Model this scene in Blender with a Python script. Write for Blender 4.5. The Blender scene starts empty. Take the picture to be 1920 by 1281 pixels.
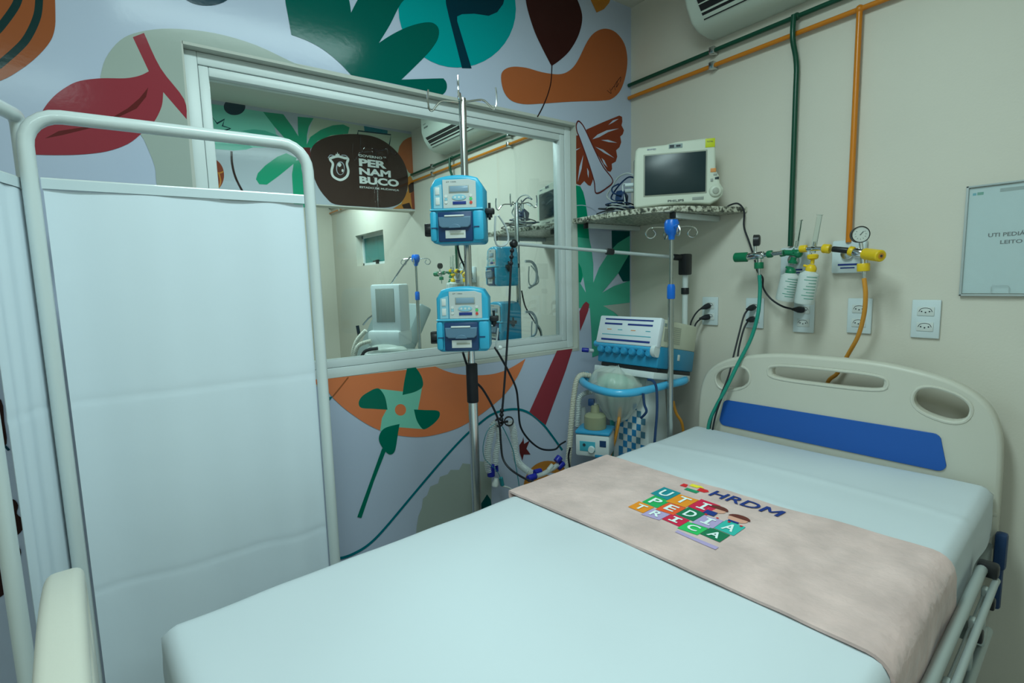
import bpy, bmesh, math, random
from mathutils import Vector, Matrix, noise
random.seed(7)
PI = math.pi
# ------------------------------------------------------------------ camera
F = 975.762
CAM = Vector((-2.01, -1.74, 1.40))
_X = Vector((1342.0, 149.5, -F)).normalized()
_Y = Vector((-720.0, 94.5, -F)).normalized()
_Z = _X.cross(_Y).normalized()
_Y = _Z.cross(_X).normalized()
ROT = Matrix((_X, _Y, _Z))            # camera axes -> world axes
cd = bpy.data.cameras.new('camera'); cam = bpy.data.objects.new('camera', cd)
bpy.context.scene.collection.objects.link(cam)
cd.sensor_width = 36; cd.lens = F / 1920 * 36; cd.clip_start = .02
cam.matrix_world = Matrix.Translation(CAM) @ ROT.to_4x4()
bpy.context.scene.camera = cam
# ------------------------------------------------------------------ world, lights, exposure
sc = bpy.context.scene
w = bpy.data.worlds.new('world'); sc.world = w; w.use_nodes = True
w.node_tree.nodes['Background'].inputs[0].default_value = (.45, .72, .78, 1)
w.node_tree.nodes['Background'].inputs[1].default_value = .25
sc.view_settings.view_transform = 'Standard'; sc.view_settings.look = 'None'
sc.view_settings.exposure = 0.0; sc.view_settings.gamma = 1
sc.view_settings.use_curve_mapping = False
LIGHT_COL = (.74, 1.0, .99)
def area(name, loc, sx, sy, power, col=LIGHT_COL):
    l = bpy.data.lights.new(name, 'AREA'); l.shape = 'RECTANGLE'; l.size = sx; l.size_y = sy
    l.energy = power; l.color = col
    o = bpy.data.objects.new(name, l); sc.collection.objects.link(o); o.location = loc
    return o
CEIL = 2.65
LAMPS = [(-1.45, -1.08, 1.0, .28, 20.5), (-1.1, 1.25, 1.0, .28, 31), (-.55, 3.35, .6, .28, 21), (-2.55, -2.35, .8, .28, 15)]  # last entry is an added unseen fill, brightening the lower mural wall and screen
for i, (x, y, sx, sy, p) in enumerate(LAMPS):
    area('ceiling_panel_light', (x, y, CEIL - .055), sx, sy, p)
# ------------------------------------------------------------------ materials
MATS = {}
def mat(name, col, rough=.5, metal=0, bump=0, bscale=60, var=0, vscale=6, trans=0, alpha=1, emit=0, coat=0, ior=1.45, sheen=0):
    m = bpy.data.materials.new(name); m.use_nodes = True
    nt = m.node_tree; b = nt.nodes['Principled BSDF']
    c = (*col, 1)
    b.inputs['Base Color'].default_value = c
    b.inputs['Roughness'].default_value = rough
    b.inputs['Metallic'].default_value = metal
    b.inputs['Transmission Weight'].default_value = trans
    b.inputs['Alpha'].default_value = alpha
    b.inputs['IOR'].default_value = ior
    b.inputs['Coat Weight'].default_value = coat
    b.inputs['Sheen Weight'].default_value = sheen
    if emit:
        b.inputs['Emission Color'].default_value = c; b.inputs['Emission Strength'].default_value = emit
    tc = None
    if bump or var:
        tc = nt.nodes.new('ShaderNodeTexCoord')
    if bump:
        n = nt.nodes.new('ShaderNodeTexNoise'); n.inputs['Scale'].default_value = bscale; n.inputs['Detail'].default_value = 3
        bp = nt.nodes.new('ShaderNodeBump'); bp.inputs['Strength'].default_value = bump; bp.inputs['Distance'].default_value = .01
        nt.links.new(tc.outputs['Object'], n.inputs['Vector']); nt.links.new(n.outputs['Fac'], bp.inputs['Height'])
        nt.links.new(bp.outputs['Normal'], b.inputs['Normal'])
    if var:
        n = nt.nodes.new('ShaderNodeTexNoise'); n.inputs['Scale'].default_value = vscale; n.inputs['Detail'].default_value = 4
        r = nt.nodes.new('ShaderNodeValToRGB')
        r.color_ramp.elements[0].position = .3; r.color_ramp.elements[1].position = .7
        r.color_ramp.elements[0].color = (*[x * (1 - var) for x in col], 1)
        r.color_ramp.elements[1].color = (*[min(1, x * (1 + var)) for x in col], 1)
        nt.links.new(tc.outputs['Object'], n.inputs['Vector']); nt.links.new(n.outputs['Fac'], r.inputs['Fac'])
        nt.links.new(r.outputs['Color'], b.inputs['Base Color'])
    MATS[name] = m
    return m
def hx(r, g, b, k=1.0):      # display rgb 0-255 -> linear
    f = lambda v: ((v / 255 + .055) / 1.055) ** 2.4 if v > 10 else v / 255 / 12.92
    return (f(r) * k, f(g) * k, f(b) * k)
mat('paint', (.66, .625, .54), .62, bump=.05, bscale=140, var=.03, vscale=2)
mat('ceiling_paint', (.62, .60, .52), .8)
mat('floor_tile', (.30, .31, .30), .35, var=.06)
mat('frame_white', (.66, .72, .72), .35)
mat('reveal', (.50, .52, .47), .6, bump=.04)
mat('gasket', (.10, .12, .12), .5)
mat('sheet', (.61, .665, .70), .85, bump=.16, bscale=9, sheen=.1)
mat('screen_cloth', (.68, .76, .83), .9, bump=.08, bscale=14)
mat('screen_hem', (.58, .66, .70), .9)
mat('white_enamel', (.62, .68, .68), .28, coat=.3)
mat('blanket', (.66, .47, .44), .95, bump=.5, bscale=30, var=.14, vscale=10, sheen=.25)
mat('bed_plastic', (.60, .58, .50), .38, bump=.02, bscale=200)
mat('bed_blue', (.012, .10, .42), .4)
mat('bed_metal', (.42, .47, .46), .35, metal=.3)
mat('dark_blue', (.01, .04, .12), .4)
mat('steel', (.62, .64, .62), .22, metal=1)
mat('chrome', (.75, .78, .78), .1, metal=1)
mat('black', (.012, .013, .015), .4)
mat('rubber', (.010, .012, .018), .55)
mat('pump_blue', (.03, .36, .56), .35)
mat('pump_light', (.10, .48, .66), .35)
mat('pump_face', (.50, .54, .53), .35)
mat('pump_face_blue', (.25, .50, .60), .35)
mat('lcd', (.22, .33, .42), .15)
mat('navy', (.012, .045, .13), .3)
mat('navy_light', (.10, .19, .28), .3)
mat('key_green', (.06, .55, .15), .5)
mat('key_red', (.6, .06, .04), .5)
mat('label_white', (.62, .66, .64), .5)
mat('label_navy', (.01, .03, .20), .5)
mat('label_teal', (.05, .35, .45), .5)
mat('ink', (.03, .04, .05), .6)
mat('teal_ink', (.06, .30, .22), .6)
mat('beige_plastic', (.60, .61, .48), .4)
mat('beige_dark', (.36, .38, .32), .5)
mat('vent_front', (.66, .72, .76), .4)
mat('vent_blue', (.02, .24, .42), .35)
mat('vent_knob', (.03, .28, .50), .3)
mat('sky_blue', (.06, .42, .70), .3, coat=.3)
mat('cart_white', (.60, .66, .66), .35)
mat('cart_teal', (.05, .42, .42), .4)
mat('check_blue', (.02, .22, .48), .4)
mat('check_dark', (.08, .22, .32), .4)
mat('glass_clear', (.85, .93, .92), .03, trans=1, ior=1.25)
mat('film', (.80, .86, .78), .22, alpha=.42)
mat('film_teal', (.16, .55, .40), .35, alpha=.75)
mat('tube_clear', (.62, .68, .66), .3, alpha=.55)
mat('chamber', (.34, .36, .22), .15, alpha=.72)
mat('beige_hose', (.55, .54, .46), .45)
mat('blue_connector', (.012, .02, .30), .35)
mat('deep_teal', (.02, .22, .26), .4)
mat('green', (.005, .17, .075), .35)
mat('green_dark', (.004, .065, .035), .3)
mat('green_hose', (.01, .26, .19), .4)
mat('orange_pipe', (.62, .20, .012), .3)
mat('orange_hose', (.62, .26, .03), .4)
mat('yellow', (.75, .50, .012), .35)
mat('gauge_face', (.62, .66, .62), .4)
mat('bottle', (.66, .72, .70), .35, alpha=.88)
mat('plate_white', (.62, .70, .72), .4)
mat('monitor_case', (.62, .66, .56), .38)
mat('monitor_grey', (.30, .33, .30), .5)
mat('screen_dark', (.012, .030, .036), .3)
mat('sticker_lime', (.55, .60, .01), .5)
mat('sticker_orange', (.7, .28, .08), .5)
mat('iv_blue', (.005, .14, .62), .3)
mat('iv_steel', (.45, .48, .46), .25, metal=.9)
mat('ac_white', (.60, .66, .58), .35)
mat('ac_dark', (.01, .01, .012), .6)
mat('cord_grey', (.42, .47, .47), .5)
mat('paper', (.50, .62, .64), .6)
mat('acrylic', (.75, .85, .83), .05, alpha=.12)
mat('window_teal', (.05, .22, .20), .25)
mat('next_grey', (.26, .33, .33), .5)
mat('lamp_diffuser', (.8, 1, 1), .5, emit=2.2)
# granite
m = mat('granite', (.5, .5, .45), .3); nt = m.node_tree; b = nt.nodes['Principled BSDF']
tc = nt.nodes.new('ShaderNodeTexCoord'); n = nt.nodes.new('ShaderNodeTexNoise'); n.inputs['Scale'].default_value = 75; n.inputs['Detail'].default_value = 6
r = nt.nodes.new('ShaderNodeValToRGB'); e = r.color_ramp.elements
e[0].position = .40; e[0].color = (.05, .055, .045, 1); e[1].position = .58; e[1].color = (.56, .56, .47, 1)
x = r.color_ramp.elements.new(.49); x.color = (.30, .30, .23, 1)
nt.links.new(tc.outputs['Object'], n.inputs['Vector']); nt.links.new(n.outputs['Fac'], r.inputs['Fac']); nt.links.new(r.outputs['Color'], b.inputs['Base Color'])
# window pane: clear float glass, clear straight through with a fresnel sheen
m = bpy.data.materials.new('pane_glass'); m.use_nodes = True; nt = m.node_tree; nt.nodes.clear()
o_ = nt.nodes.new('ShaderNodeOutputMaterial'); mx = nt.nodes.new('ShaderNodeMixShader'); t_ = nt.nodes.new('ShaderNodeBsdfTransparent')
t_.inputs[0].default_value = (.93, .97, .96, 1); g_ = nt.nodes.new('ShaderNodeBsdfGlossy'); g_.inputs['Roughness'].default_value = .01
f_ = nt.nodes.new('ShaderNodeFresnel'); f_.inputs[0].default_value = 1.45
nt.links.new(f_.outputs[0], mx.inputs[0]); nt.links.new(t_.outputs[0], mx.inputs[1]); nt.links.new(g_.outputs[0], mx.inputs[2]); nt.links.new(mx.outputs[0], o_.inputs[0])
MATS['pane_glass'] = m
# ------------------------------------------------------------------ pixel -> plane helpers (trace shapes onto their real planes)
def ray(u, v): return ROT @ Vector((u - 960, -(v - 640.5), -F))
def PX(u, v, x): d = ray(u, v); return CAM + d * ((x - CAM.x) / d.x)
def PY(u, v, y): d = ray(u, v); return CAM + d * ((y - CAM.y) / d.y)
def PZ(u, v, z): d = ray(u, v); return CAM + d * ((z - CAM.z) / d.z)
# ------------------------------------------------------------------ mesh builder
def T(x=0, y=0, z=0): return Matrix.Translation((x, y, z))
def RZ(a): return Matrix.Rotation(math.radians(a), 4, 'Z')
def RX(a): return Matrix.Rotation(math.radians(a), 4, 'X')
def RY(a): return Matrix.Rotation(math.radians(a), 4, 'Y')
def axis_m(p0, p1):
    p0 = Vector(p0); d = Vector(p1) - p0
    return Matrix.Translation(p0) @ d.to_track_quat('Z', 'Y').to_matrix().to_4x4(), d.length
def catmull(pts, n=6, closed=False):
    P = [Vector(p) for p in pts]; out = []; N = len(P)
    rng = range(N) if closed else range(N - 1)
    for i in rng:
        if closed: a, b, c, d = P[(i - 1) % N], P[i], P[(i + 1) % N], P[(i + 2) % N]
        else: a, b, c, d = P[max(i - 1, 0)], P[i], P[i + 1], P[min(i + 2, N - 1)]
        for k in range(n):
            t = k / n
            out.append(.5 * ((2 * b) + (c - a) * t + (2 * a - 5 * b + 4 * c - d) * t * t + (3 * b - a - 3 * c + d) * t ** 3))
    if not closed: out.append(P[-1])
    return out
class MB:
    def __init__(s): s.bm = bmesh.new(); s.mats = []
    def mi(s, m):
        if m not in s.mats: s.mats.append(m)
        return s.mats.index(m)
    def add(s, tmp, m, M=None):
        i = s.mi(m)
        if M is not None: bmesh.ops.transform(tmp, matrix=M, verts=tmp.verts)
        me = bpy.data.meshes.new('t'); tmp.to_mesh(me); tmp.free()
        k = len(s.bm.faces); s.bm.from_mesh(me); bpy.data.meshes.remove(me)
        s.bm.faces.ensure_lookup_table()
        for f in s.bm.faces[k:]: f.material_index = i
        return s
    def box(s, m, lo, hi, bevel=0, seg=2, M=None):
        t = bmesh.new(); bmesh.ops.create_cube(t, size=1)
        c = [(a + b_) / 2 for a, b_ in zip(lo, hi)]; d = [abs(b_ - a) for a, b_ in zip(lo, hi)]
        bmesh.ops.transform(t, matrix=Matrix.Translation(c) @ Matrix.Diagonal((*d, 1)), verts=t.verts)
        if bevel: bmesh.ops.bevel(t, geom=t.edges[:], offset=min(bevel, min(d) * .49), segments=seg, affect='EDGES', profile=.5)
        return s.add(t, m, M)
    def cyl(s, m, p0, p1, r, r2=None, n=20, bevel=0, M=None):
        A, L = axis_m(p0, p1); t = bmesh.new()
        bmesh.ops.create_cone(t, cap_ends=True, segments=n, radius1=r, radius2=r if r2 is None else r2, depth=L)
        bmesh.ops.transform(t, matrix=T(0, 0, L / 2), verts=t.verts)
        if bevel:
            ed = [e for e in t.edges if abs(e.verts[0].co.z - e.verts[1].co.z) < 1e-6]
            bmesh.ops.bevel(t, geom=ed, offset=bevel, segments=2, affect='EDGES', profile=.5)
        return s.add(t, m, (M @ A) if M is not None else A)
    def lathe(s, m, prof, p0=(0, 0, 0), p1=(0, 0, 1), n=24, M=None):
        A, L = axis_m(p0, p1); t = bmesh.new(); rings = []
        for (r_, z_) in prof:
            rings.append([t.verts.new((max(r_, 1e-5) * math.cos(2 * PI * k / n), max(r_, 1e-5) * math.sin(2 * PI * k / n), z_)) for k in range(n)])
        for a, b_ in zip(rings, rings[1:]):
            for k in range(n): t.faces.new((a[k], a[(k + 1) % n], b_[(k + 1) % n], b_[k]))
        bmesh.ops.remove_doubles(t, verts=t.verts, dist=1e-5)
        bmesh.ops.recalc_face_normals(t, faces=t.faces)
        return s.add(t, m, (M @ A) if M is not None else A)
    def tube(s, m, pts, r, n=10, smooth=6, closed=False, M=None, corr=0):
        P = catmull(pts, smooth, closed) if smooth else [Vector(p) for p in pts]
        if corr:      # resample evenly so that every ring of a corrugated hose is the same width
            Q = [P[0]]; acc = 0
            for a, b_ in zip(P, P[1:]):
                L = (b_ - a).length; pos = 0
                while acc + (L - pos) >= corr:
                    pos += corr - acc; acc = 0; Q.append(a.lerp(b_, pos / L))
                acc += L - pos
            P = Q
        t = bmesh.new(); rings = []; N = len(P); up = None
        for i, p in enumerate(P):
            a = P[(i - 1) % N] if closed else P[max(i - 1, 0)]; b_ = P[(i + 1) % N] if closed else P[min(i + 1, N - 1)]
            d = (b_ - a).normalized() if (b_ - a).length > 1e-9 else Vector((0, 0, 1))
            if up is None:
                up = d.orthogonal().normalized()
            else:
                up = (up - d * up.dot(d)); up = up.normalized() if up.length > 1e-6 else d.orthogonal().normalized()
            sd = d.cross(up); rr = r * (1.0 if not corr else (1.12 if i % 2 else .84))
            rings.append([t.verts.new(p + (up * math.cos(2 * PI * k / n) + sd * math.sin(2 * PI * k / n)) * rr) for k in range(n)])
        rg = range(N) if closed else range(N - 1)
        for i in rg:
            a, b_ = rings[i], rings[(i + 1) % N]
            for k in range(n): t.faces.new((a[k], a[(k + 1) % n], b_[(k + 1) % n], b_[k]))
        if not closed: t.faces.new(rings[0][::-1]); t.faces.new(rings[-1])
        bmesh.ops.recalc_face_normals(t, faces=t.faces)
        return s.add(t, m, M)
    def ball(s, m, c, r, sc_=(1, 1, 1), M=None, n=14):
        t = bmesh.new(); bmesh.ops.create_uvsphere(t, u_segments=n, v_segments=max(6, n // 2 + 1), radius=r)
        bmesh.ops.transform(t, matrix=Matrix.Translation(c) @ Matrix.Diagonal((*sc_, 1)), verts=t.verts)
        return s.add(t, m, M)
    def face(s, m, pts, M=None):
        t = bmesh.new(); t.faces.new([t.verts.new(p) for p in pts]); return s.add(t, m, M)
    def curve2d(s, m, outlines, ext, bevel=0, M=None, res=2):
        cu = bpy.data.curves.new('c', 'CURVE'); cu.dimensions = '2D'; cu.fill_mode = 'BOTH'
        cu.extrude = max(ext - bevel, 0); cu.bevel_depth = bevel; cu.bevel_resolution = res; cu.offset = -bevel
        for o in outlines:
            sp = cu.splines.new('POLY'); sp.points.add(len(o) - 1)
            for i, p in enumerate(o): sp.points[i].co = (p[0], p[1], 0, 1)
            sp.use_cyclic_u = True
        return s._from_curve(m, cu, M)
    def text(s, m, body, M, size=1, width=None, height=None, align='LEFT', ext=.0002, bold=0, shear=0):
        cu = bpy.data.curves.new('c', 'FONT'); cu.body = body; cu.size = size; cu.align_x = align; cu.extrude = ext
        cu.offset = bold; cu.shear = shear; cu.resolution_u = 3
        o = bpy.data.objects.new('t', cu); sc.collection.objects.link(o)
        dg = bpy.context.evaluated_depsgraph_get(); me = bpy.data.meshes.new_from_object(o.evaluated_get(dg))
        bpy.data.objects.remove(o); bpy.data.curves.remove(cu)
        t = bmesh.new(); t.from_mesh(me); bpy.data.meshes.remove(me)
        if not t.verts: t.free(); return s
        if width or height:
            x0 = min(v.co.x for v in t.verts); x1 = max(v.co.x for v in t.verts); y0 = min(v.co.y for v in t.verts); y1 = max(v.co.y for v in t.verts)
            kx = (width / (x1 - x0)) if width else None; ky = (height / (y1 - y0)) if height else None
            kx = kx or ky; ky = ky or kx
            for v in t.verts: v.co.x = (v.co.x - x0) * kx; v.co.y = (v.co.y - y0) * ky
        return s.add(t, m, M)
    def _from_curve(s, m, cu, M):
        o = bpy.data.objects.new('t', cu); sc.collection.objects.link(o)
        dg = bpy.context.evaluated_depsgraph_get(); me = bpy.data.meshes.new_from_object(o.evaluated_get(dg))
        bpy.data.objects.remove(o); bpy.data.curves.remove(cu)
        t = bmesh.new(); t.from_mesh(me); bpy.data.meshes.remove(me)
        return s.add(t, m, M)
def chain(o):
    M = o.matrix_basis.copy()
    while o.parent: o = o.parent; M = o.matrix_basis @ M
    return M
def build(name, mb, parent=None, world=False, smooth=38, label=None):
    me = bpy.data.meshes.new(name)
    if world and parent is not None:
        bmesh.ops.transform(mb.bm, matrix=chain(parent).inverted(), verts=mb.bm.verts)
    for f in mb.bm.faces: f.smooth = True
    for e in mb.bm.edges:
        e.smooth = (len(e.link_faces) == 2 and e.calc_face_angle(0) < math.radians(smooth))
    mb.bm.to_mesh(me); mb.bm.free()
    for k in mb.mats: me.materials.append(MATS[k])
    o = bpy.data.objects.new(name, me); sc.collection.objects.link(o)
    if parent is not None: o.parent = parent
    if label: o['label'] = label
    return o
def tag(o, label, cat, group=None, kind=None):
    o['label'] = label; o['category'] = cat
    if group: o['group'] = group
    if kind: o['kind'] = kind
    return o
def thing(name, label, cat, loc=(0, 0, 0), rot=(0, 0, 0), group=None):
    o = bpy.data.objects.new(name, None); sc.collection.objects.link(o); o.location = loc
    o.rotation_euler = [math.radians(a) for a in rot]; o.empty_display_size = .05
    return tag(o, label, cat, group)
def struct(name, mb, **k):
    o = build(name, mb, **k); o['kind'] = 'structure'; return o
def dup(o, loc=None, rot=None, scale=None, label=None, parent=None, group=None):
    c = o.copy(); sc.collection.objects.link(c); c.parent = parent
    if loc is not None: c.location = loc
    if rot is not None: c.rotation_euler = [math.radians(a) for a in rot]
    if scale is not None: c.scale = scale
    if label: c['label'] = label
    if group: c['group'] = group
    for ch in list(o.children): dup(ch, parent=c)
    return c
# ------------------------------------------------------------------ room shell
WX0, WX1, WZ0, WZ1, TH = -1.83, -.365, 1.085, 2.07, .11      # window opening in the mural wall
LEFT, BACK, FAR = -3.3, -3.2, 4.55
mb = MB(); mb.box('floor_tile', (LEFT - .1, BACK - .1, -.1), (.12, FAR + .1, 0)); struct('floor', mb)
mb = MB(); mb.box('ceiling_paint', (LEFT - .1, BACK - .1, CEIL), (.12, FAR + .1, CEIL + .1)); struct('ceiling', mb)
mb = MB(); mb.box('paint', (LEFT - .1, BACK - .1, 0), (LEFT, FAR + .1, CEIL)); struct('wall_left', mb)
mb = MB(); mb.box('paint', (LEFT, BACK - .1, 0), (0, BACK, CEIL)); struct('wall_back', mb)
mb = MB(); mb.box('paint', (LEFT, FAR, 0), (0, FAR + .1, CEIL)); struct('wall_far', mb)
# head wall with the little high window opening of the next bay
SW = (3.05, 3.80, 1.60, 1.92)
mb = MB()
for lo, hi in [((0, BACK - .1, 0), (.12, SW[0], CEIL)), ((0, SW[1], 0), (.12, FAR + .1, CEIL)), ((0, SW[0], 0), (.12, SW[1], SW[2])), ((0, SW[0], SW[3]), (.12, SW[1], CEIL))]:
    mb.box('paint', lo, hi)
struct('wall_right', mb)
mb = MB()
mb.box('frame_white', (.07, SW[0], SW[2]), (.10, SW[1], SW[2] + .03)); mb.box('frame_white', (.07, SW[0], SW[3] - .03), (.10, SW[1], SW[3]))
mb.box('frame_white', (.07, SW[0], SW[2]), (.10, SW[0] + .03, SW[3])); mb.box('frame_white', (.07, SW[1] - .03, SW[2]), (.10, SW[1], SW[3]))
mb.box('window_teal', (.085, SW[0] + .03, SW[2] + .03), (.095, SW[1] - .03, SW[3] - .03))
w2 = struct('window_2', mb)
mb = MB(); mb.box('black', (.05, 3.36, SW[2] + .01), (.075, 3.40, SW[2] + .05)); mb.box('black', (.035, 3.36, SW[2] + .03), (.055, 3.44, SW[2] + .042)); build('window_latch', mb, w2)
# ------------------------------------------------------------------ mural wall
def M2(name, rgb, k=1.0, rough=.14):
    mat(name, hx(*rgb, k), rough, bump=.02, bscale=55).node_tree.nodes['Principled BSDF'].inputs['Specular IOR Level'].default_value = .12; return name
V = 1.66       # display colours under the room light are darker than the print itself
M2('m_base', (148, 156, 172), V); M2('m_sage', (130, 138, 132), V); M2('m_red', (118, 44, 52), V); M2('m_reddark', (78, 30, 30), V)
M2('m_brown', (122, 66, 38), V); M2('m_line', (20, 42, 42), V); M2('m_green', (0, 70, 62), V); M2('m_cyan', (0, 122, 124), V); M2('m_navy', (4, 40, 52), V)
M2('m_maroon', (48, 24, 22), V); M2('m_ochre', (150, 96, 38), V); M2('m_orange', (138, 74, 42), V); M2('m_rust', (104, 44, 26), V); M2('m_boat', (176, 98, 62), V)
M2('m_mint', (98, 160, 142), V); M2('m_green2', (0, 84, 68), V); M2('m_curve', (0, 88, 98), V); M2('m_teal', (56, 134, 114), V); M2('m_teal2', (4, 112, 84), V)
M2('m_dteal', (0, 62, 62), V); M2('m_dark', (36, 20, 18), V); M2('m_white', (180, 182, 178), V); M2('m_oval', (50, 36, 32), V); M2('m_palm', (20, 118, 88), V)
M2('m_grey', (142, 146, 152), V); M2('m_beige', (140, 148, 130), V)
mb = MB()
Y0 = 0.0
for lo, hi in [((LEFT, 0, 0), (WX0, TH, CEIL)), ((WX1, 0, 0), (0, TH, CEIL)), ((WX0, 0, 0), (WX1, TH, WZ0)), ((WX0, 0, WZ1), (WX1, TH, CEIL))]:
    mb.box('m_base', lo, hi)
# plaster reveal of the opening
e = .0015
mb.box('reveal', (WX0, -.001, WZ0 - .012), (WX1, TH, WZ0 + e)); mb.box('reveal', (WX0, -.001, WZ1 - e), (WX1, TH, WZ1 + .01))
mb.box('reveal', (WX0 - .008, -.001, WZ0 - .012), (WX0 + e, TH, WZ1 + .01)); mb.box('reveal', (WX1 - e, -.001, WZ0 - .012), (WX1 + .008, TH, WZ1 + .01))
layer = [0]
def shape(mb, m, pts, map_=None, smooth=0, corners=None, y=0.0, xmax=-.0015):
    layer[0] += 1
    off = .0010 + .00002 * layer[0]
    P = []
    for u, v in pts:
        if map_: u, v = map_[0] + map_[2] * u, map_[1] + map_[2] * v
        P.append(PY(u, v, y))
    if corners is not None:        # smooth outline that keeps its sharp corners
        idx = [i for i, q_ in enumerate(pts) if tuple(q_) in corners]; Q = []; n_ = len(P)
        for a_, b_ in zip(idx, idx[1:] + [idx[0] + n_]):
            Q += catmull([P[k % n_] for k in range(a_, b_ + 1)], 4)[:-1]
        P = Q
    elif smooth: P = catmull(P, smooth, True)
    P = [Vector((min(p.x, xmax), y - off, p.z)) for p in P]
    t = bmesh.new(); f = t.faces.new([t.verts.new(p) for p in P])
    f.normal_update()
    if f.normal.y > 0: f.normal_flip()
    bmesh.ops.triangulate(t, faces=[f])
    mb.add(t, m)
def line(mb, m, pts, wdt, map_=None, y=0.0, smooth=6, closed=False):
    layer[0] += 1
    off = .0010 + .00002 * layer[0]; P = []
    for u, v in pts:
        if map_: u, v = map_[0] + map_[2] * u, map_[1] + map_[2] * v
        P.append(PY(u, v, y))
    P = catmull(P, smooth, closed) if smooth else P
    if closed: P.append(P[0])
    t = bmesh.new(); vs = []
    for i, p in enumerate(P):
        d = (P[min(i + 1, len(P) - 1)] - P[max(i - 1, 0)]); d.y = 0; d.normalize(); nrm = Vector((-d.z, 0, d.x)) * (wdt / 2)
        vs.append((t.verts.new((p.x + nrm.x, y - off, p.z + nrm.z)), t.verts.new((p.x - nrm.x, y - off, p.z - nrm.z))))
    for a, b_ in zip(vs, vs[1:]): t.faces.new((a[0], a[1], b_[1], b_[0]))
    mb.add(t, m)
def ell(cx, cy, rx, ry, n=40, a0=0): return [(cx + rx * math.cos(2 * PI * k / n), cy + ry * math.sin(2 * PI * k / n)) for k in range(n)]
# sage blob behind the red leaf, round the window corner
shape(mb, 'm_sage', [(188, 145), (198, 110), (225, 76), (262, 60), (320, 54), (400, 62), (480, 85), (560, 122), (600, 131), (339, 76), (362, 360), (369, 520), (330, 520), (296, 360), (290, 312), (270, 262)], corners={(188, 145), (270, 262), (600, 131), (339, 76), (362, 360), (369, 520), (330, 520)})
shape(mb, 'm_brown', [(-110, -100), (-20, -130), (60, -95), (98, -30), (104, 30), (101, 62), (90, 84), (68, 108), (40, 130), (0, 152), (-60, 165), (-110, 120), (-130, 20)], smooth=4)
line(mb, 'm_line', [(38, -20), (30, 10), (0, 52), (-20, 70)], .014); line(mb, 'm_line', [(74, -10), (70, 30), (52, 70), (30, 95), (-5, 125)], .014)
shape(mb, 'm_red', [(60, 290), (61, 262), (68, 240), (80, 208), (100, 182), (125, 163), (150, 152), (190, 147), (235, 147), (262, 142), (279, 134), (249, 70), (270, 62), (301, 128), (345, 186), (350, 224), (306, 173), (303, 200), (288, 230), (266, 250), (240, 270), (200, 284), (150, 290), (100, 291)], corners={(60, 290), (279, 134), (249, 70), (270, 62), (350, 224), (306, 173)})
shape(mb, 'm_reddark', [(278, 164), (274, 182), (256, 204), (222, 220), (213, 219), (240, 203), (262, 184)])
shape(mb, 'm_reddark', [(84, 260), (110, 246), (160, 238), (200, 232), (160, 243), (115, 254)])
shape(mb, 'm_navy', ell(388, -22, 52, 33), smooth=0)
shape(mb, 'm_cyan', ell(857, 17, 110, 110))
shape(mb, 'm_navy', [(833, -30), (836, 8), (841, 30), (866, 128), (884, 128.5), (857, 40), (857, 31), (866, 27), (889, 26), (916, 30), (932, 23), (943, 8), (950, -20), (940, -60), (905, -75), (862, -62)])
Z2 = (500, 0, .38542)
shape(mb, 'm_green', [(130, -230), (85, -100), (90, 0), (104, 80), (120, 170), (150, 180), (200, 200), (250, 226), (300, 260), (360, 312), (410, 365), (640, 412), (855, 461), (868, 448), (876, 428), (874, 404), (862, 386), (840, 382), (655, 388), (720, 325), (780, 265), (812, 225), (832, 190), (838, 152), (826, 124), (795, 109), (745, 114), (690, 130), (640, 152), (590, 180), (545, 210), (600, 120), (655, 15), (730, -60), (780, -200), (640, -170), (520, -90), (455, -20), (410, 62), (395, -20), (330, -200), (230, -330)], Z2, corners={ (120, 170), (410, 365), (855, 461), (655, 388), (545, 210), (410, 62)})
shape(mb, 'm_orange', [(1140, 390), (1147, 348), (1190, 326), (1260, 330), (1340, 352), (1420, 362), (1470, 345), (1510, 300), (1560, 200), (1600, 155), (1650, 140), (1700, 160), (1740, 215), (1754, 290), (1745, 370), (1720, 440), (1680, 480), (1630, 490), (1480, 495), (1330, 505), (1250, 507), (1190, 490), (1155, 450)], Z2, smooth=4)
for k, pts in enumerate([[(1655, 440), (1675, 455), (1668, 430)], [(1675, 440), (1690, 420), (1695, 440)], [(1690, 420), (1705, 395), (1700, 425), (1712, 405)], [(1705, 395), (1722, 375), (1718, 400)]]):
    line(mb, 'm_dark', pts, .003, Z2)
shape(mb, 'm_maroon', [(1300, -130), (1262, -70), (1260, 0), (1275, 70), (1305, 160), (1345, 245), (1385, 322), (1430, 290), (1475, 245), (1515, 175), (1534, 100), (1526, 40), (1495, -30), (1440, -100), (1370, -140)], Z2, corners={(1385, 322)})
line(mb, 'm_dark', [(1387, 318), (1382, 400), (1365, 465), (1340, 525), (1316, 570)], .0055, Z2)
shape(mb, 'm_ochre', [(1560, -30), (1575, 0), (1604, 62), (1640, 45), (1665, 15), (1680, -30)], Z2)
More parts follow.
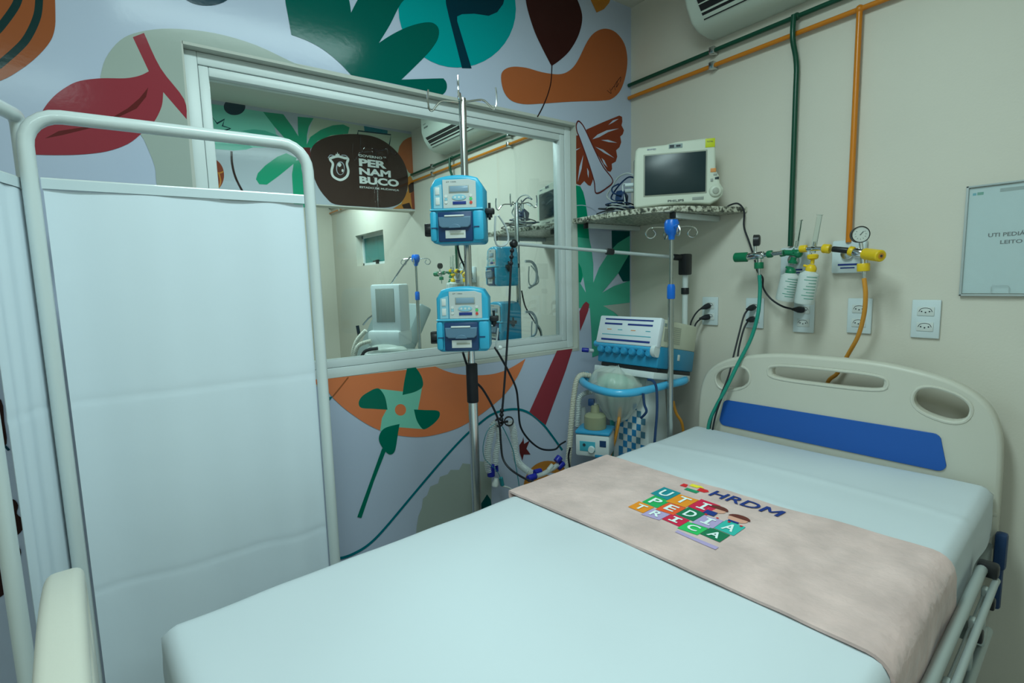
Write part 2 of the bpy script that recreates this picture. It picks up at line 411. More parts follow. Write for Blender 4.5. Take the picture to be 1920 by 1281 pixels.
# butterfly by the corner
Z5 = (1060, 200, .23419)
shape(mb, 'm_rust', [(165, 185), (300, 125), (430, 72), (452, 82), (455, 120), (448, 150), (468, 190), (458, 222), (438, 240), (446, 285), (432, 325), (405, 350), (414, 400), (402, 440), (370, 458), (373, 500), (360, 522), (335, 515), (205, 300)], Z5)
shape(mb, 'm_rust', [(85, 232), (112, 230), (226, 560), (215, 600), (200, 635), (180, 628), (150, 596), (118, 630), (85, 618)], Z5)
shape(mb, 'm_base', [(92, 190), (88, 145), (105, 122), (135, 150), (165, 200), (250, 380), (375, 590), (318, 655), (245, 692), (225, 590), (120, 270)], Z5)
line(mb, 'm_reddark', [(92, 200), (86, 150), (103, 117), (135, 145), (165, 200), (230, 340), (300, 480), (378, 592), (325, 655), (245, 693), (228, 595), (170, 410), (112, 250)], .0065, Z5, closed=True)
for q in [[(215, 262), (255, 225), (330, 190), (428, 175), (340, 205), (270, 245)], [(285, 268), (340, 266), (412, 290), (345, 285)], [(238, 322), (300, 345), (390, 412), (310, 372)], [(288, 412), (310, 430), (336, 488), (305, 455)], [(342, 148), (380, 110), (425, 98), (385, 125)], [(96, 605), (112, 480), (142, 388), (128, 500)], [(172, 490), (186, 520), (184, 572), (175, 540)], [(85, 352), (132, 322), (120, 330), (85, 342)]]:
    shape(mb, 'm_base', q, Z5)
# foliage strip right of the window
ZA = (1040, 320, .25)
shape(mb, 'm_dteal', [(425, 450), (562, 455), (562, 830), (510, 832), (475, 770), (430, 620)], ZA)
shape(mb, 'm_base', [(285, 850), (290, 700), (300, 560), (360, 452), (425, 452), (425, 600), (350, 720)], ZA)
shape(mb, 'm_teal2', [(158, 112), (190, 118), (212, 160), (228, 225), (243, 330), (250, 420), (262, 560), (172, 560), (165, 300)], ZA)
shape(mb, 'm_teal', [(172, 500), (258, 510), (275, 590), (288, 700), (288, 840), (330, 730), (400, 620), (470, 545), (562, 488), (562, 620), (520, 690), (475, 770), (400, 860), (355, 915), (440, 868), (562, 826), (562, 990), (362, 1014), (440, 1060), (505, 1115), (560, 1180), (470, 1330), (280, 1400), (272, 1180), (262, 1030), (180, 1030)], ZA)
shape(mb, 'm_base', [(475, 775), (510, 834), (440, 866), (358, 914)], ZA)
shape(mb, 'm_base', [(212, 800), (232, 915), (190, 845)], ZA)
shape(mb, 'm_teal2', [(176, 690), (198, 730), (208, 785), (196, 838), (178, 838)], ZA)
shape(mb, 'm_sage', [(362, 1014), (562, 992), (562, 1180), (505, 1112), (440, 1058)], ZA)
line(mb, 'm_base', [(160, 262), (220, 262), (290, 290), (345, 350)], .003, ZA)
shape(mb, 'm_red', [(184, 1055), (212, 1003), (234, 982), (258, 1002), (250, 1050), (220, 1130), (188, 1205)], ZA)
# lower part
ZB = (580, 640, .32787)
shape(mb, 'm_boat', [(-120, 225), (98, 215), (400, 180), (719, 144), (780, 170), (850, 188), (950, 195), (1060, 185), (1150, 152), (1235, 100), (1190, 200), (1120, 300), (1030, 380), (940, 445), (850, 495), (760, 525), (660, 545), (560, 545), (450, 525), (340, 480), (220, 400), (140, 330), (60, 250), (-120, 240)], ZB, corners={(-120, 225), (98, 215), (719, 144), (1235, 100), (-120, 240)})
line(mb, 'm_brown', [(222, 206), (178, 262), (132, 318)], .005, ZB); shape(mb, 'm_curve', [(60, 380), (100, 320), (135, 315), (105, 352), (70, 400)], ZB)
shape(mb, 'm_mint', [(402, 272), (530, 287), (590, 292), (644, 262), (632, 330), (620, 390), (634, 440), (652, 502), (580, 497), (512, 492), (470, 520), (404, 512), (414, 440), (440, 392)], ZB)
shape(mb, 'm_green2', [(557, 155), (608, 150), (632, 185), (647, 222), (645, 262), (600, 290), (532, 307), (540, 240)], ZB, corners={(557, 155), (608, 150), (532, 307)})
shape(mb, 'm_green2', [(446, 391), (360, 386), (295, 380), (281, 350), (300, 315), (340, 288), (375, 271), (402, 274), (432, 320)], ZB, corners={(446, 391)})
shape(mb, 'm_green2', [(597, 390), (660, 393), (728, 396), (745, 412), (738, 440), (705, 475), (662, 502), (640, 495), (612, 450)], ZB, corners={(597, 390)})
shape(mb, 'm_green2', [(515, 473), (503, 545), (490, 620), (470, 646), (445, 640), (415, 605), (397, 565), (402, 530), (425, 500), (465, 484)], ZB, corners={(515, 473)})
shape(mb, 'm_boat', ell(520, 392, 32, 33), ZB)
shape(mb, 'm_green2', [(415, 612), (438, 622), (368, 800), (297, 1010), (273, 1004), (340, 820)], ZB)
shape(mb, 'm_sage', [(600, 1250), (612, 1060), (622, 1000), (642, 950), (648, 900), (672, 880), (690, 830), (735, 812), (745, 775), (790, 760), (806, 735), (855, 735), (875, 698), (920, 702), (945, 683), (1010, 690), (1040, 745), (1040, 1250)], ZB)
shape(mb, 'm_dteal', [(900, 1150), (960, 960), (1015, 875), (1036, 905), (1043, 960), (1030, 1150)], ZB)
line(mb, 'm_curve', [(120, 1240), (185, 1238), (260, 1210), (340, 1160), (430, 1070), (600, 868), (760, 680), (880, 550), (960, 480), (1040, 420), (1120, 393), (1200, 390), (1270, 418), (1335, 475), (1390, 545), (1445, 622)], .0095, ZB)
shape(mb, 'm_red', [(1043.8, 657.5), (1073, 654), (1060, 695), (1022.5, 797), (1006, 784), (992, 772.5)])
ZC = (880, 760, .15613)
shape(mb, 'm_reddark', [(645, 378), (655, 462), (722, 422), (682, 520), (732, 590), (650, 590), (635, 665), (602, 570), (596, 480), (632, 430)], ZC)
shape(mb, 'm_ochre', ell(1027, 915, 46, 51))
line(mb, 'm_base', [(720, 885), (860, 820), (1050, 830), (1180, 800)], .012, ZC)
# brown leaves low behind the folding screen
ZD = (0, 700, .4535)
for q in [[(-60, 100), (5, 110), (18, 200), (28, 290), (-10, 315), (-60, 300)], [(30, 545), (55, 520), (76, 545), (70, 580), (98, 605), (94, 645), (60, 672), (36, 620)], [(62, 706), (86, 728), (82, 760), (60, 765)], [(-60, 690), (5, 695), (22, 780), (36, 860), (28, 905), (-60, 930)]]:
    shape(mb, 'm_dark', q, ZD, smooth=3)
line(mb, 'm_navy', [(0, 290), (20, 300), (38, 318)], .005, ZD)
struct('wall_mural', mb)
# ------------------------------------------------------------------ the interior window
mb = MB(); FW, FY0, FY1 = .052, .03, .085
def frame_rect(mb, m, x0, x1, z0, z1, t, y0, y1, bev=.003):
    mb.box(m, (x0, y0, z0), (x0 + t, y1, z1), bev); mb.box(m, (x1 - t, y0, z0), (x1, y1, z1), bev)
    mb.box(m, (x0 + t, y0 + .0006, z0), (x1 - t, y1 - .0006, z0 + t), bev); mb.box(m, (x0 + t, y0 + .0006, z1 - t), (x1 - t, y1 - .0006, z1), bev)
frame_rect(mb, 'frame_white', WX0 + .002, WX1 - .002, WZ0 + .002, WZ1 - .002, .034, FY0, FY1)
frame_rect(mb, 'gasket', WX0 + .034, WX1 - .034, WZ0 + .034, WZ1 - .034, .004, FY0 + .006, FY1 - .006, 0)
frame_rect(mb, 'frame_white', WX0 + .037, WX1 - .037, WZ0 + .037, WZ1 - .037, .026, FY0 + .004, FY1 - .004)
win = struct('window_1', mb)
mb = MB(); mb.box('pane_glass', (WX0 + .06, .055, WZ0 + .06), (WX1 - .06, .056, WZ1 - .06)); build('glass_pane', mb, win)
# ------------------------------------------------------------------ bulkhead with the government mural in the next bay
BY = 2.35
mb = MB(); mb.box('paint', (LEFT, BY, 2.005), (0, BY + .12, CEIL))
mb.face('m_grey', [(LEFT, BY - .001, 2.012), (-.002, BY - .001, 2.012), (-.002, BY - .001, CEIL), (LEFT, BY - .001, CEIL)])
layer[0] = 0
ZE = (340, 80, .281)
def sh2(m, pts, mp=ZE, smooth=0): shape(mb, m, pts, mp, smooth, y=BY - .001)
def ln2(m, pts, wdt, mp=ZE, **k): line(mb, m, pts, wdt, mp, y=BY - .001, **k)
sh2('m_mint', [(0, 330), (140, 400), (550, 462), (620, 560), (640, 640), (600, 700), (480, 700), (0, 690)])
sh2('m_beige', [(840, 640), (880, 500), (1550, 615), (1555, 1100), (1450, 1100), (1300, 700)])
sh2('m_navy', ell(160, 425, 34, 32)); sh2('m_navy', ell(355, 428, 72, 56))
ln2('m_navy', [(150, 540), (205, 552), (207, 498), (238, 540), (288, 512), (274, 556), (328, 572), (280, 592)], .012, smooth=0)
sh2('m_teal', [(100, 660), (450, 685), (478, 700), (430, 715), (350, 720), (100, 700)])
sh2('m_teal', [(400, 590), (480, 578), (560, 588), (640, 618), (720, 670), (600, 640)])
sh2('m_palm', [(545, 462), (680, 478), (740, 560), (790, 640), (840, 690), (790, 720), (700, 650), (620, 560)])
sh2('m_palm', [(776, 494), (882, 504), (850, 560), (838, 620), (836, 690), (790, 690), (778, 600)])
sh2('m_palm', [(828, 700), (860, 630), (930, 582), (1010, 552), (1080, 546), (1122, 566), (1112, 608), (1000, 618), (910, 655), (862, 710)])
sh2('m_palm', [(770, 770), (700, 738), (640, 762), (560, 820), (510, 872), (498, 912), (520, 945), (570, 948), (650, 890), (760, 800)])
sh2('m_palm', [(752, 790), (738, 880), (752, 1100), (835, 1100), (825, 960), (800, 840), (800, 780)])
sh2('m_reddark', [(800, 700), (860, 700), (862, 790), (800, 780)])
sh2('m_rust', ell(195, 885, 90, 112)); ln2('m_ochre', [(180, 800), (200, 850), (250, 870), (280, 860)], .008); ln2('m_ochre', [(200, 850), (190, 920), (215, 990)], .008); ln2('m_ochre', [(190, 860), (150, 870)], .008); ln2('m_ochre', [(250, 870), (262, 930), (240, 985)], .008)
ln2('m_dark', [(335, 725), (338, 800), (355, 880), (385, 950), (425, 1020)], .014)
ZF = (580, 220, .15613)
sh2('m_curve', [(655, 105), (940, 158), (938, 205), (662, 172)], ZF)
ln2('m_navy', [(580, 205), (585, 163), (980, 210), (960, 330)], .010, ZF, smooth=0)
sh2('m_orange', [(1060, 440), (1080, 350), (1125, 285), (1180, 250), (1252, 238), (1262, 700), (1190, 660), (1110, 520)], ZF)
sh2('m_ochre', [(1100, 1040), (1180, 880), (1185, 720), (1215, 700), (1262, 780), (1264, 1100), (1000, 1100)], ZF)
sh2('m_dark', [(1185, 820), (1262, 760), (1266, 900), (1200, 910)], ZF); sh2('m_dark', [(1110, 1050), (1200, 1025), (1230, 1100), (1130, 1095)], ZF); sh2('m_rust', [(1215, 920), (1267, 880), (1267, 1105), (1235, 1105)], ZF)
sh2('m_oval', [(12, 430), (30, 365), (75, 310), (150, 262), (270, 222), (430, 203), (620, 206), (780, 235), (900, 290), (1010, 375), (1100, 480), (1160, 600), (1185, 730), (1175, 870), (1140, 970), (1080, 1040), (980, 1076), (860, 1086), (600, 1070), (310, 1046), (200, 965), (110, 845), (50, 705), (20, 560)], ZF, smooth=4)
# crest: shield outline with a star and figure
ln2('m_white', [(262, 490), (340, 470), (420, 490), (465, 500), (450, 560), (468, 640), (455, 700), (420, 735), (372, 752), (320, 735), (280, 700), (268, 640), (282, 560), (250, 510)], .018, ZF, closed=True)
sh2('m_grey', ell(372, 612, 52, 82), ZF); sh2('m_oval', ell(374, 616, 42, 72), ZF); sh2('m_white', ell(362, 572, 22, 24), ZF); sh2('m_white', ell(398, 640, 12, 18), ZF)
sh2('m_white', [(312, 462), (318, 435), (330, 448), (336, 415), (346, 446), (358, 436), (362, 466)], ZF)
ln2('m_grey', [(290, 460), (250, 455), (225, 490)], .006, ZF); ln2('m_grey', [(385, 455), (430, 458), (460, 478)], .006, ZF)
def wall_text(mb, m, body, p0, p1, p2, y, bold=0, lift=.012):        # p0 lower left, p1 lower right, p2 upper left in ZF pixels
    f_ = lambda p: PY(ZF[0] + ZF[2] * p[0], ZF[1] + ZF[2] * p[1], y)
    a, b_, c = f_(p0), f_(p1), f_(p2)
    mb.text(m, body, T(a.x, y - lift, a.z) @ RX(90), width=(b_ - a).length, height=(c.z - a.z), bold=bold)
for body, p0, p1, p2, bo in [('GOVERNO', (585, 475), (868, 492), (585, 445), .02), ('DE', (885, 492), (915, 494), (885, 475), .0), ('PER', (592, 587), (920, 612), (592, 497), .045), ('NAM', (594, 690), (972, 722), (594, 606), .045), ('BUCO', (598, 798), (1070, 836), (598, 708), .045), ('ESTADO DE MUDANÇA', (600, 856), (1070, 888), (600, 828), .01)]:
    wall_text(mb, 'm_white', body, p0, p1, p2, BY, bo)
struct('wall_bulkhead', mb)
# ------------------------------------------------------------------ ceiling lamps; the last is a made-up fixture for the fill
for (x, y, sx, sy, p), lb in zip(LAMPS, ['linear ceiling light above the bed', 'linear ceiling light in the bay behind the glass', 'short ceiling light beyond the painted bulkhead', 'added unseen fill light near the back left corner of the room']):
    t = thing('ceiling_light', lb, 'lamp', (x, y, CEIL))
    mb = MB(); mb.box('white_enamel', (-sx / 2 - .03, -sy / 2 - .03, -.045), (sx / 2 + .03, sy / 2 + .03, 0), .006); build('housing', mb, t)
    mb = MB(); mb.box('lamp_diffuser', (-sx / 2, -sy / 2, -.052), (sx / 2, sy / 2, -.045)); build('diffuser', mb, t)
# ------------------------------------------------------------------ hospital bed
BED = Matrix.Translation((-2.015, -.625, 0)) @ Matrix(((math.cos(math.radians(4.5)), math.sin(math.radians(4.5)), 0, 0), (math.sin(math.radians(4.5)), -math.cos(math.radians(4.5)), 0, 0), (0, 0, 1, 0), (0, 0, 0, 1)))
def bedbox(mb, m, lo, hi, bev=.004): mb.box(m, lo, hi, bev, M=BED)
def fin(mb): bmesh.ops.recalc_face_normals(mb.bm, faces=mb.bm.faces); return mb
bed = thing('hospital_bed', 'cream hospital bed with moulded end boards and a blue headboard inset', 'bed', BED @ Vector((.9, .47, 0)), (0, 0, 4.5))
def board(u0, h_scale, z_off, name, panel):
    cv, hw = .475, .462
    half = [(0, 1.115), (.15, 1.112), (.28, 1.092), (.36, 1.066), (.42, 1.020), (.450, .955), (.460, .87), (.462, .74), (.462, .60)]
    right = [(v, z) for v, z in half]; outl = [(-v, z) for v, z in right[::-1]] + right[1:]
    outl = [(cv + v, z + z_off) for v, z in outl]
    sm = catmull([Vector((a, b_, 0)) for a, b_ in outl], 4); sm = [(p.x, p.y) for p in sm]
    def oval(c0, c1, rx, ry, p=2.6, n=28, tilt=0):
        o = []
        for k in range(n):
            a = 2 * PI * k / n; ca, sa = math.cos(a), math.sin(a)
            x_ = math.copysign(abs(ca) ** (2 / p), ca) * rx; y_ = math.copysign(abs(sa) ** (2 / p), sa) * ry
            o.append((cv + c0 + x_ * math.cos(tilt) - y_ * math.sin(tilt), c1 + z_off + x_ * math.sin(tilt) + y_ * math.cos(tilt)))
        return o
    holes = [oval(0, 1.045, .172, .024, 4), oval(.318, 1.002, .066, .040, 2.4, tilt=-.25), oval(-.318, 1.002, .066, .040, 2.4, tilt=.25)]
    th = .022
    # plane of the board: local (v, z) -> bed (u0, v, z)
    M = BED @ Matrix(((0, 0, 1, u0), (1, 0, 0, 0), (0, 1, 0, 0), (0, 0, 0, 1)))
    mb = MB(); mb.curve2d('bed_plastic', [sm] + holes, th, .012, M, res=3)
    for h in holes:     # raised lips round the hand holes
        mb.tube('bed_plastic', [M @ Vector((a + (a - sum(q[0] for q in h) / len(h)) * .07, b_ + (b_ - sum(q[1] for q in h) / len(h)) * .16, -th * .86)) for a, b_ in h], .006, 8, 0, True)
    o = build(name, fin(mb), bed, world=True)
    if panel:
        pn = []
        for (cx, cz, a0) in [(.78, .892, 0), (.145, .892, 90), (.132, .830, 180), (.795, .822, 270)]:
            for k in range(5):
                a = math.radians(a0 + k * 22.5); pn.append((cx + .021 * math.cos(a), cz + .021 * math.sin(a)))
        mb = MB(); mb.curve2d('bed_blue', [pn], .003, .001, M @ T(0, 0, -th - .0015)); build('inset_panel', fin(mb), o, world=True, label='blue inset panel of the headboard')
        mb = MB(); mb.box('bed_plastic', (cv - hw + .002, .70, -th - .002), (cv + hw - .002, .712, th + .002), .003, M=M); mb.box('bed_plastic', (cv - hw + .01, .58, -.018), (cv + hw - .01, .70, .018), .005, M=M)
        build('lower_rim', fin(mb), o, world=True)
    return o
board(1.880, 1, 0, 'headboard', True)
board(-.118, 1, -.078, 'footboard', False)
mb = MB()
for v in (.03, .91): bedbox(mb, 'bed_metal', (-.09, v - .02, .56), (1.86, v + .02, .62))
for u in (-.02, .6, 1.2, 1.82): bedbox(mb, 'bed_metal', (u, .03, .56), (u + .04, .91, .61))
bedbox(mb, 'bed_metal', (0, .04, .61), (1.84, .90, .632), .002)
build('bed_frame', fin(mb), bed, world=True)
mb = MB()
for u in (.15, 1.65):
    for v in (.12, .82): bedbox(mb, 'bed_metal', (u - .03, v - .03, .13), (u + .03, v + .03, .56))
for v in (.12, .82): bedbox(mb, 'bed_metal', (.08, v - .025, .14), (1.72, v + .025, .2))
build('undercarriage', fin(mb), bed, world=True)
for u in (.15, 1.65):
    for v in (.12, .82):
        mb = MB(); mb.cyl('rubber', (u, v - .015, .065), (u, v + .015, .065), .063, n=24, bevel=.005, M=BED); mb.cyl('bed_metal', (u, v, .065), (u, v, .14), .012, M=BED); mb.box('bed_metal', (u - .03, v - .022, .11), (u + .03, v + .022, .14), .004, M=BED)
        build('caster', fin(mb), bed, world=True)
# folded side rail along the near side
mb = MB()
mb.tube('bed_metal', [BED @ Vector(p) for p in [(.5, .947, .690), (1.49, .947, .690), (1.525, .947, .686)]], .011, 12, 0)
mb.box('black', (1.515, .936, .668), (1.548, .976, .703), .008, M=BED)
mb.box('bed_metal', (.5, .956, .575), (1.50, .961, .655), .002, M=BED)
mb.tube('bed_metal', [BED @ Vector(p) for p in [(.5, .972, .665), (1.50, .972, .665), (1.54, .972, .66)]], .007, 10, 0)
mb.tube('bed_metal', [BED @ Vector(p) for p in [(.5, .968, .55), (1.50, .968, .55)]], .009, 10, 0)
for u in (.55, .80, 1.05, 1.30, 1.46):
    mb.box('bed_metal', (u - .010, .955, .55), (u + .010, .966, .672), .003, M=BED); mb.box('black', (u - .012, .962, .625), (u + .012, .980, .650), .004, M=BED)
for u in (.62, 1.40): mb.box('bed_metal', (u - .02, .92, .57), (u + .02, .975, .60), .003, M=BED)
build('side_rail', fin(mb), bed, world=True)
mb = MB(); mb.box('dark_blue', (1.825, .935, .56), (1.858, .962, .665), .008, M=BED); mb.box('dark_blue', (1.83, .938, .44), (1.85, .958, .57), .008, M=BED); build('rail_lock', fin(mb), bed, world=True)
# mattress and fitted sheet
mt = MB(); mt.box('next_grey', (.02, .04, .636), (1.82, .90, .765), .03, M=BED)
tag(build('mattress', fin(mt)), 'flat mattress hidden under the white fitted sheet of the cream bed', 'mattress')
def sheet_h(u, v):
    h = .003 * noise.noise(Vector((u * 3.1, v * 4.2, 1.3))) + .0022 * noise.noise(Vector((u * 8, v * 5, 4)))
    # shallow fold lines across the head end
    d = (u - 1.50 - .06 * math.sin(v * 3)); h += .004 * math.exp(-(d / .02) ** 2)
    d = (u - 1.36 + .10 * v); h += .0035 * math.exp(-(d / .022) ** 2) * (0.3 + v)
    return h
def box_cloth(m, u0, u1, v0, v1, ztop, zbot, r, hfun, nu, nv, wav=0.0):
    # rounded block shell, closed at the bottom
    t = bmesh.new(); idx = {}
    def prof(s_, a, b_, L):       # arc-length coordinate round the edge: returns (coord, drop)
        return
    us = [u0 + (u1 - u0) * i / nu for i in range(nu + 1)]; vs_ = [v0 + (v1 - v0) * j / nv for j in range(nv + 1)]
    g = [[None] * (nv + 1) for _ in range(nu + 1)]
    for i, u in enumerate(us):
        for j, v in enumerate(vs_):
            du = max(0, r - min(u - u0, u1 - u)); dv = max(0, r - min(v - v0, v1 - v)); d = min(math.hypot(du, dv), r * .999)
            z = ztop - (r - math.sqrt(r * r - d * d)) + hfun(u, v) * (1 if d < r * .7 else .2)
            g[i][j] = t.verts.new((u, v, z))
    for i in range(nu):
        for j in range(nv): t.faces.new((g[i][j], g[i + 1][j], g[i + 1][j + 1], g[i][j + 1]))
    per = [g[i][0] for i in range(nu + 1)] + [g[nu][j] for j in range(1, nv + 1)] + [g[i][nv] for i in range(nu - 1, -1, -1)] + [g[0][j] for j in range(nv - 1, 0, -1)]
    cu, cv = (u0 + u1) / 2, (v0 + v1) / 2; prev = per; N = len(per); K = 7
    for k in range(1, K + 1):
        ring = []
        for q, p in enumerate(per):
            s_ = q / N * 2 * PI; z = p.co.z + (zbot - p.co.z) * k / K
            nx = (-1 if abs(p.co.x - u0) < 1e-6 else 1 if abs(p.co.x - u1) < 1e-6 else 0); ny = (-1 if abs(p.co.y - v0) < 1e-6 else 1 if abs(p.co.y - v1) < 1e-6 else 0)
            off = wav * (noise.noise(Vector((p.co.x * 6, p.co.y * 6, k * .35))) + .3) * (k / K)
            ring.append(t.verts.new((p.co.x + nx * off, p.co.y + ny * off, z)))
        for q in range(N): t.faces.new((prev[q], ring[q], ring[(q + 1) % N], prev[(q + 1) % N]))
        prev = ring
    t.faces.new(prev)
    bmesh.ops.transform(t, matrix=BED, verts=t.verts); bmesh.ops.recalc_face_normals(t, faces=t.faces)
    return t
mb = MB(); mb.add(box_cloth('sheet', -.004, 1.846, .012, .924, .792, .645, .026, sheet_h, 150, 70, .012), 'sheet')
tag(build('bed_sheet', mb, smooth=60), 'pale plain fitted sheet stretched over the bed mattress', 'sheet')
# blanket with its printed logo
def blanket_pt(u, v, lift=0.0):
    """v runs across the bed and over the near side"""
    near = .924; r = .035; off = .005
    base = .796 + off + lift
    wr = .0035 * noise.noise(Vector((u * 7, v * 6, 9))) + .0020 * noise.noise(Vector((u * 19, v * 15, 2)))
    if .95 < u < 1.27 and .28 < v < .63: wr *= .35
    if v < .0: return BED @ Vector((u, .006 + .004 * (v < -.01), .79 + v * 1.0))
    if v <= near - r: return BED @ Vector((u, v, base + wr))
    s_ = v - (near - r); L = r * PI / 2
    if s_ < L: a = s_ / r; return BED @ Vector((u, near - r + (r + off + .002 + lift) * math.sin(a), base - (r + off) + (r + off) * math.cos(a) + wr * .5))
    d = s_ - L
    return BED @ Vector((u + .02 * math.sin(d * 20 + u * 9) * d * 4, near + off + .004 + lift + .006 * math.sin(u * 26) * d * 6, base - (r + off) - d))
mb = MB(); t = bmesh.new(); NU, NV = 44, 110
def u_lim(v, far): return ((1.281 - .008 * math.sin(v * 5)) if far else (.838 + .006 * math.sin(v * 4)))
for lift in (0.0, ):
    g = []
    for i in range(NU + 1):
        row = []
        for j in range(NV + 1):
            v = -.055 + (1.075 + .055) * j / NV; a = i / NU; u = u_lim(v, 0) * (1 - a) + u_lim(v, 1) * a
            row.append(t.verts.new(blanket_pt(u, v)))
        g.append(row)
    for i in range(NU):
        for j in range(NV): t.faces.new((g[i][j], g[i + 1][j], g[i + 1][j + 1], g[i][j + 1]))
bmesh.ops.recalc_face_normals(t, faces=t.faces)
if sum(f.normal.z for f in t.faces) < 0: bmesh.ops.reverse_faces(t, faces=t.faces)
bmesh.ops.solidify(t, geom=t.faces[:], thickness=.006)
mb.add(t, 'blanket')
PR = {'p_teal': (20, 128, 138), 'p_orange': (222, 134, 28), 'p_crimson': (196, 28, 66), 'p_green': (26, 158, 84), 'p_vermil': (222, 84, 38), 'p_dgreen': (10, 108, 72), 'p_lilac': (168, 150, 190), 'p_aqua': (48, 168, 156), 'p_lgreen': (40, 176, 92), 'p_navy': (22, 48, 120), 'p_yellow': (228, 208, 50), 'p_red': (206, 34, 40), 'p_skin': (206, 150, 130), 'p_hair': (96, 42, 34), 'p_white': (214, 226, 224), 'p_lcross': (24, 134, 92)}
for k, c in PR.items(): mat(k, hx(*c, 1.15), .9)
lay = [0]
def pprint_poly(m, pts, zl=0):
    lay[0] += 1
    t = bmesh.new(); f = t.faces.new([t.verts.new((a, b_, 0)) for a, b_ in pts])
    bmesh.ops.triangulate(t, faces=[f])
    bmesh.ops.subdivide_edges(t, edges=t.edges[:], cuts=3, use_grid_fill=True)
    for v in t.verts: v.co = blanket_pt(v.co.x, v.co.y, .0012 + zl * .0006)
    mb.add(t, m)
def pprint_text(m, ch, u0, v0, w, h, skew=0, bold=.02):
    """letter upright towards +u, reading along +v"""
    k = MB(); k.text('x', ch, Matrix.Identity(4), width=w, height=h, bold=bold, ext=0)
    t = k.bm
    for v in t.verts: v.co = blanket_pt(u0 + v.co.y, v0 + v.co.x + skew * v.co.y, .0012 + .0014)
    me = bpy.data.meshes.new('t'); t.to_mesh(me); t.free(); q = bmesh.new(); q.from_mesh(me); bpy.data.meshes.remove(me)
    mb.add(q, m)
def block(m, u0, u1, v0, v1, ch, du=.0):
    pprint_poly(m, [(u0 + du, v0), (u0, v1), (u1, v1), (u1 + du, v0)], 0)
    if ch == 'I':
        vm = (v0 + v1) / 2; ua, ub = u0 + (u1 - u0) * .19, u0 + (u1 - u0) * .81
        pprint_poly('p_white', [(ua, vm - .004), (ua, vm + .004), (ub, vm + .004), (ub, vm - .004)], 2)
        for uu in (ua, ub - .006): pprint_poly('p_white', [(uu, vm - .012), (uu, vm + .012), (uu + .006, vm + .012), (uu + .006, vm - .012)], 2)
        return
    pw, ph = (v1 - v0) * .55, (u1 - u0) * .62
    pprint_text('p_white', ch, u0 + (u1 - u0) * .19, v0 + (v1 - v0) * .24, pw, ph)
rows = [(1.098, 1.165, .302, .0575, 'UTI', ['p_teal', 'p_orange', 'p_crimson']),
        (1.036, 1.096, .318, .0510, 'PEDIA', ['p_green', 'p_vermil', 'p_dgreen', 'p_lilac', 'p_aqua']),
        (.985, 1.034, .310, .0512, 'TRICA', ['p_orange', 'p_lilac', 'p_crimson', 'p_lgreen', 'p_dgreen'])]
for u0, u1, v0, wd, s_, cols in rows:
    for k, ch in enumerate(s_):
        j = .003 * (-1) ** k
        block(cols[k], u0 + j, u1 + j, v0 + k * wd, v0 + (k + 1) * wd - .001, ch, .004 * (-1) ** k)
pprint_text('p_navy', 'HRD', 1.206, .417, .129, .042, skew=.10, bold=.012)
for pl in ([(1.206, .553), (1.248, .553), (1.248, .562), (1.206, .562)], [(1.206, .592), (1.248, .592), (1.248, .601), (1.206, .601)], [(1.248, .553), (1.218, .573), (1.218, .581), (1.248, .563)], [(1.248, .601), (1.218, .581), (1.218, .573), (1.248, .591)]):
    pprint_poly('p_navy', [(a_, b_ + (a_ - 1.206) * .10) for a_, b_ in pl], 2)
# cross-shaped logo of hooked bars
for m, pts in [('p_yellow', [(1.232, .345), (1.250, .345), (1.250, .372), (1.232, .372)]), ('p_lcross', [(1.196, .350), (1.214, .350), (1.214, .388), (1.196, .388)]), ('p_red', [(1.214, .326), (1.236, .326), (1.236, .340), (1.214, .346)]), ('p_red', [(1.216, .378), (1.238, .376), (1.238, .400), (1.228, .408), (1.216, .400)]), ('p_yellow', [(1.240, .372), (1.252, .372), (1.240, .388)])]:
    pprint_poly(m, pts)
# two plain children peeking over the blocks (generic)
for (u, v) in [(1.138, .478), (1.125, .540)]:
    pprint_poly('p_skin', [(u + .018 * math.cos(a * PI / 8), v + .024 * math.sin(a * PI / 8)) for a in range(16)])
    pprint_poly('p_hair', [(u + .006 + .020 * math.cos(a * PI / 10), v + .027 * math.sin(a * PI / 10)) for a in range(-5, 6)], 1)
pprint_poly('p_navy', [(1.098, .462), (1.122, .462), (1.122, .490), (1.098, .492)], 2); pprint_poly('p_navy', [(1.100, .526), (1.108, .526), (1.108, .552), (1.100, .552)], 2)
for v in (.47, .50, .53, .56): pprint_poly('p_red', [(1.092, v), (1.098, v), (1.098, v + .006), (1.092, v + .006)], 2)
pprint_poly('p_lilac', [(.958, .47), (.970, .47), (.965, .575), (.950, .575)])
tag(build('blanket', mb, smooth=60), 'beige plush blanket strip folded across the bed with a colourful printed logo', 'blanket')
